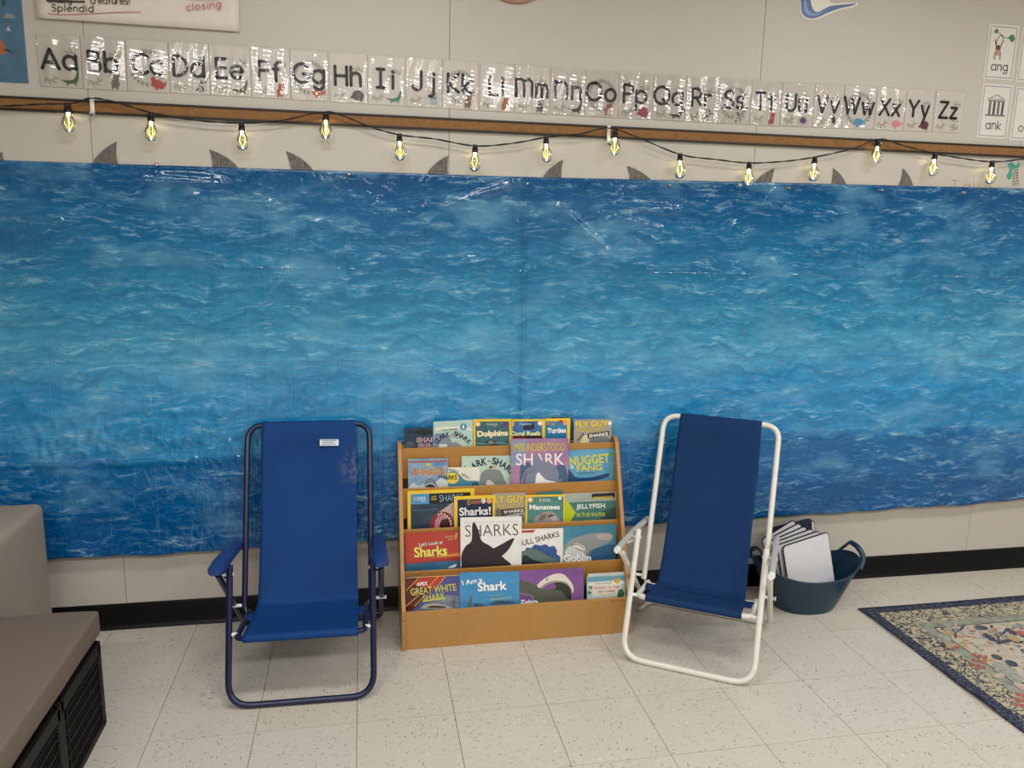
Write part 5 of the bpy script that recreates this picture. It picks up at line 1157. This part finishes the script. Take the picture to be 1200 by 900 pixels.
# woven motifs traced on the pile
def ztf(x, y):
    p = onZ(x, y, .009); return p
class FloorArt:
    def __init__(s): s.mb = MB(); s.k = 0
    def poly(s, mt, pts, fr):
        s.k += 1; q = [onZ(*fr(*a), .0085) for a in pts]
        bm = bmesh.new(); vv = [bm.verts.new((p[0]-rl.x, p[1]-rl.y, rugz(p[0], p[1])+.0006+s.k*.00002)) for p in q]
        try:
            f = bm.faces.new(vv); f.normal_update()
            if f.normal.z < 0: f.normal_flip()
            bmesh.ops.triangulate(bm, faces=[f]); bm.verts.index_update(); s.mb.add([v.co[:] for v in bm.verts], [[v.index for v in f.verts] for f in bm.faces], mt)
        except ValueError: pass
        bm.free()
fr4 = lambda x, y: (1000+x/6, 640+y/6); fr3 = lambda x, y: (980+x/4.09, 660+y/4.09)
FA = FloorArt(); RED = C2('#9a4c44', '#ad7468', 60, rough=.95); NV = C2('#34364a', '#5b5d66', 60, rough=.95); SL = C2('#858a80', '#a3a496', 60, rough=.95); OR = C2('#a98a64', '#bba684', 60, rough=.95); PK = C2('#b0978a', '#bfac9f', 60, rough=.95)
def rot_ell(mt, cx, cy, rx, ry, a, fr, n=12):
    c_, t_ = math.cos(math.radians(a)), math.sin(math.radians(a))
    FA.poly(mt, [(cx+rx*math.cos(q)*c_-ry*math.sin(q)*t_, cy+rx*math.cos(q)*t_+ry*math.sin(q)*c_) for q in [2*math.pi*i/n for i in range(n)]], fr)
for cx, cy in ((720, 590), (1020, 620)):
    for k, mt in zip(range(8), (PK, SL, NV, SL, OR, SL, PK, NV)):
        a = k*math.pi/4; rot_ell(mt, cx+66*math.cos(a), cy+30*math.sin(a), 30, 9, math.degrees(a), fr4)
    rot_ell(NV, cx, cy, 26, 12, 0, fr4); rot_ell(PK, cx, cy, 12, 6, 0, fr4)
for x, y, rx, ry, a, mt in ((690, 700, 40, 16, 0, OR), (780, 690, 36, 14, 40, OR), (640, 640, 50, 22, 20, SL), (900, 570, 50, 16, 10, NV), (960, 640, 60, 16, 30, NV), (1060, 670, 60, 14, -10, NV), (1110, 600, 50, 14, 30, NV), (940, 695, 70, 8, 5, PK), (1160, 560, 50, 14, 0, SL), (720, 712, 30, 12, -10, RED), (1180, 610, 40, 18, 10, RED)):
    rot_ell(mt, x, y, rx, ry, a, fr4)
for gx, gy in ((0, 0), (210, 190)):
    for i in range(3):
        for j in range(3):
            x = 655+gx+i*26-j*12+(j*8); y = 428+gy+j*24+i*6
            FA.poly(RED, [(x, y), (x+20, y+5), (x+14, y+20), (x-8, y+15)], fr3)
for x, y, rx, ry, a, mt in ((800, 510, 60, 26, 30, SL), (860, 540, 50, 18, 60, SL), (780, 540, 30, 12, 0, PK), (840, 480, 34, 12, 20, NV), (880, 590, 34, 12, 30, PK), (770, 450, 30, 10, 20, NV), (830, 600, 34, 10, 40, SL), (700, 330, 16, 6, 0, PK), (850, 360, 36, 12, 20, OR)):
    rot_ell(mt, x, y, rx, ry, a, fr3)
tag(FA.mb.build('woven_motif', None, rg, recalc=False), kind='stuff')

# ------------------------------------------------------------------ crates, cushion and sofa at left
M_CR = C('#0a0b0c', .5, spec=.25); M_CRD = C('#0a0a0b', .6)
def crate(x, y, label):
    """x: right face, y: far face; milk crate 0.33 wide, 0.33 deep, 0.28 high"""
    w_, d_, h = .295, .33, .275; t = thing('milk_crate', label, 'crate', (x-w_/2, y-d_/2, 0))
    mb = MB(); th = .012
    for sx_, sy_ in ((-1, -1), (-1, 1), (1, -1), (1, 1)):
        cx, cy = sx_*(w_/2-.014), sy_*(d_/2-.014); mb.box(cx-.014, cx+.014, cy-.014, cy+.014, 0, h, None, .004)
    for z0, z1 in ((h-.036, h), (0, .022)):
        for s_ in (-1, 1):
            mb.box(s_*(w_/2)-s_*.012, s_*w_/2, -d_/2+.01, d_/2-.01, z0, z1); mb.box(-w_/2+.01, w_/2-.01, s_*d_/2-s_*.012, s_*d_/2, z0, z1)
    mb.build('crate_frame', M_CR, t)
    mb = MB(); mb.box(-w_/2+.006, w_/2-.006, -d_/2+.006, d_/2-.006, 0, .008); mb.build('crate_floor', M_CR, t)
    mb = MB(); x_ = w_/2
    mb.box(-w_/2+.014, w_/2-.014, -d_/2+.014, d_/2-.014, .008, h-.02); mb.build('crate_lining', M_CRD, t)
    for s_ in (-1, 1):
        mb = MB()
        for k in range(1, 6): z = .022+(h-.058)*k/6; mb.box(s_*(x_-.008), s_*x_, -d_/2+.02, d_/2-.02, z-.002, z+.002)
        for k in range(1, 22): yy = -d_/2+.028+(d_-.056)*k/22; mb.box(s_*(x_-.008), s_*(x_-.002), yy-.0013, yy+.0013, .02, h-.03)
        for k in range(22):
            yy = -d_/2+.03+(d_-.06)*(k+.5)/22; mb.box(s_*(x_-.002), s_*(x_+.001), yy-.004, yy+.004, h-.046, h-.042)
            zz = .03+(h-.08)*(k+.5)/22; mb.box(s_*(x_-.002), s_*(x_+.001), -d_/2+.032, -d_/2+.040, zz-.003, zz+.001)
            mb.box(s_*(x_-.002), s_*(x_+.001), d_/2-.040, d_/2-.032, zz-.003, zz+.001)
        mb.build('side_lattice', C('#101113', .45, spec=.3), t)
        mb = MB()
        for k in range(1, 6): z = .022+(h-.058)*k/6; mb.box(-w_/2+.02, w_/2-.02, s_*(d_/2-.008), s_*d_/2, z-.002, z+.002)
        for k in range(1, 12): xx = -w_/2+.028+(w_-.056)*k/12; mb.box(xx-.0013, xx+.0013, s_*(d_/2-.008), s_*(d_/2-.002), .02, h-.03)
        mb.build('end_lattice', C('#101113', .45, spec=.3), t)
crate(-.757, -.615, 'black plastic lattice milk crate under the cushion, nearest the baseboard')
crate(-.752, -.950, 'black plastic lattice milk crate under the cushion, nearer the camera')
for k, y in enumerate((-1.285,)): crate(-.748, y, 'black plastic lattice milk crate under the near end of the cushion')
def upholstery(h, sc=300):
    m = NT('upholstery'); c = m.coord(); m.color(m.mix(m.noise(c, 7, 3), tuple(v*.92 for v in lin(h)[:3])+(1,), lin(h)))
    m.set(Roughness=.85); m.b.inputs['Specular IOR Level'].default_value = .2; m.bump(m.noise(c, sc, 2), .3, .001); return m.m
# bench cushion
cu = MB()
def rbox(mb, x0, x1, y0, y1, z0, z1, bev, puff=0, nseg=10):
    bm = bmesh.new(); bmesh.ops.create_cube(bm, size=1)
    for v in bm.verts: v.co = Vector(((x0+x1)/2+v.co.x*(x1-x0), (y0+y1)/2+v.co.y*(y1-y0), (z0+z1)/2+v.co.z*(z1-z0)))
    bmesh.ops.bevel(bm, geom=bm.edges[:], offset=bev, segments=5, profile=.5, affect='EDGES')
    bmesh.ops.subdivide_edges(bm, edges=[e for e in bm.edges if e.calc_length() > .15], cuts=nseg, use_grid_fill=True)
    for v in bm.verts:
        if v.co.z > (z0+z1)/2:
            u = (v.co.x-x0)/(x1-x0); w_ = (v.co.y-y0)/(y1-y0); v.co.z += puff*math.sin(math.pi*min(1, max(0, u)))**.5*math.sin(math.pi*min(1, max(0, w_)))**.5
        v.co.z += .0015*math.sin(v.co.x*23+v.co.y*17)
    bm.verts.index_update(); mb.add([v.co[:] for v in bm.verts], [[v.index for v in f.verts] for f in bm.faces], None, True); bm.free()
rbox(cu, -1.06, -.766, -2.3, -.575, .278, .355, .010, .004)
c_o = cu.build('bench_cushion', upholstery('#77695e')); tag(c_o, 'taupe fabric bench cushion lying on the black crates at left', 'cushion')
# sofa
sf = thing('sofa', 'light grey upholstered sofa block behind the taupe bench cushion at the left edge', 'sofa', (-1.55, -1.0, 0))
mb = MB(); rbox(mb, -.28, .487, -1.3, .87, .03, .558, .026, .002); M_SO = upholstery('#9c9184'); mb.build('armrest', M_SO, sf)
mb = MB(); rbox(mb, -.55, -.24, -1.3, .9, .05, .70, .03, .0); mb.build('backrest', M_SO, sf)
mb = MB()
for x, y in ((.24, .8), (.24, -1.1), (-.5, .8), (-.5, -1.1)): mb.box(x-.02, x+.02, y-.02, y+.02, 0, .035)
mb.build('foot', M_BLACK, sf)
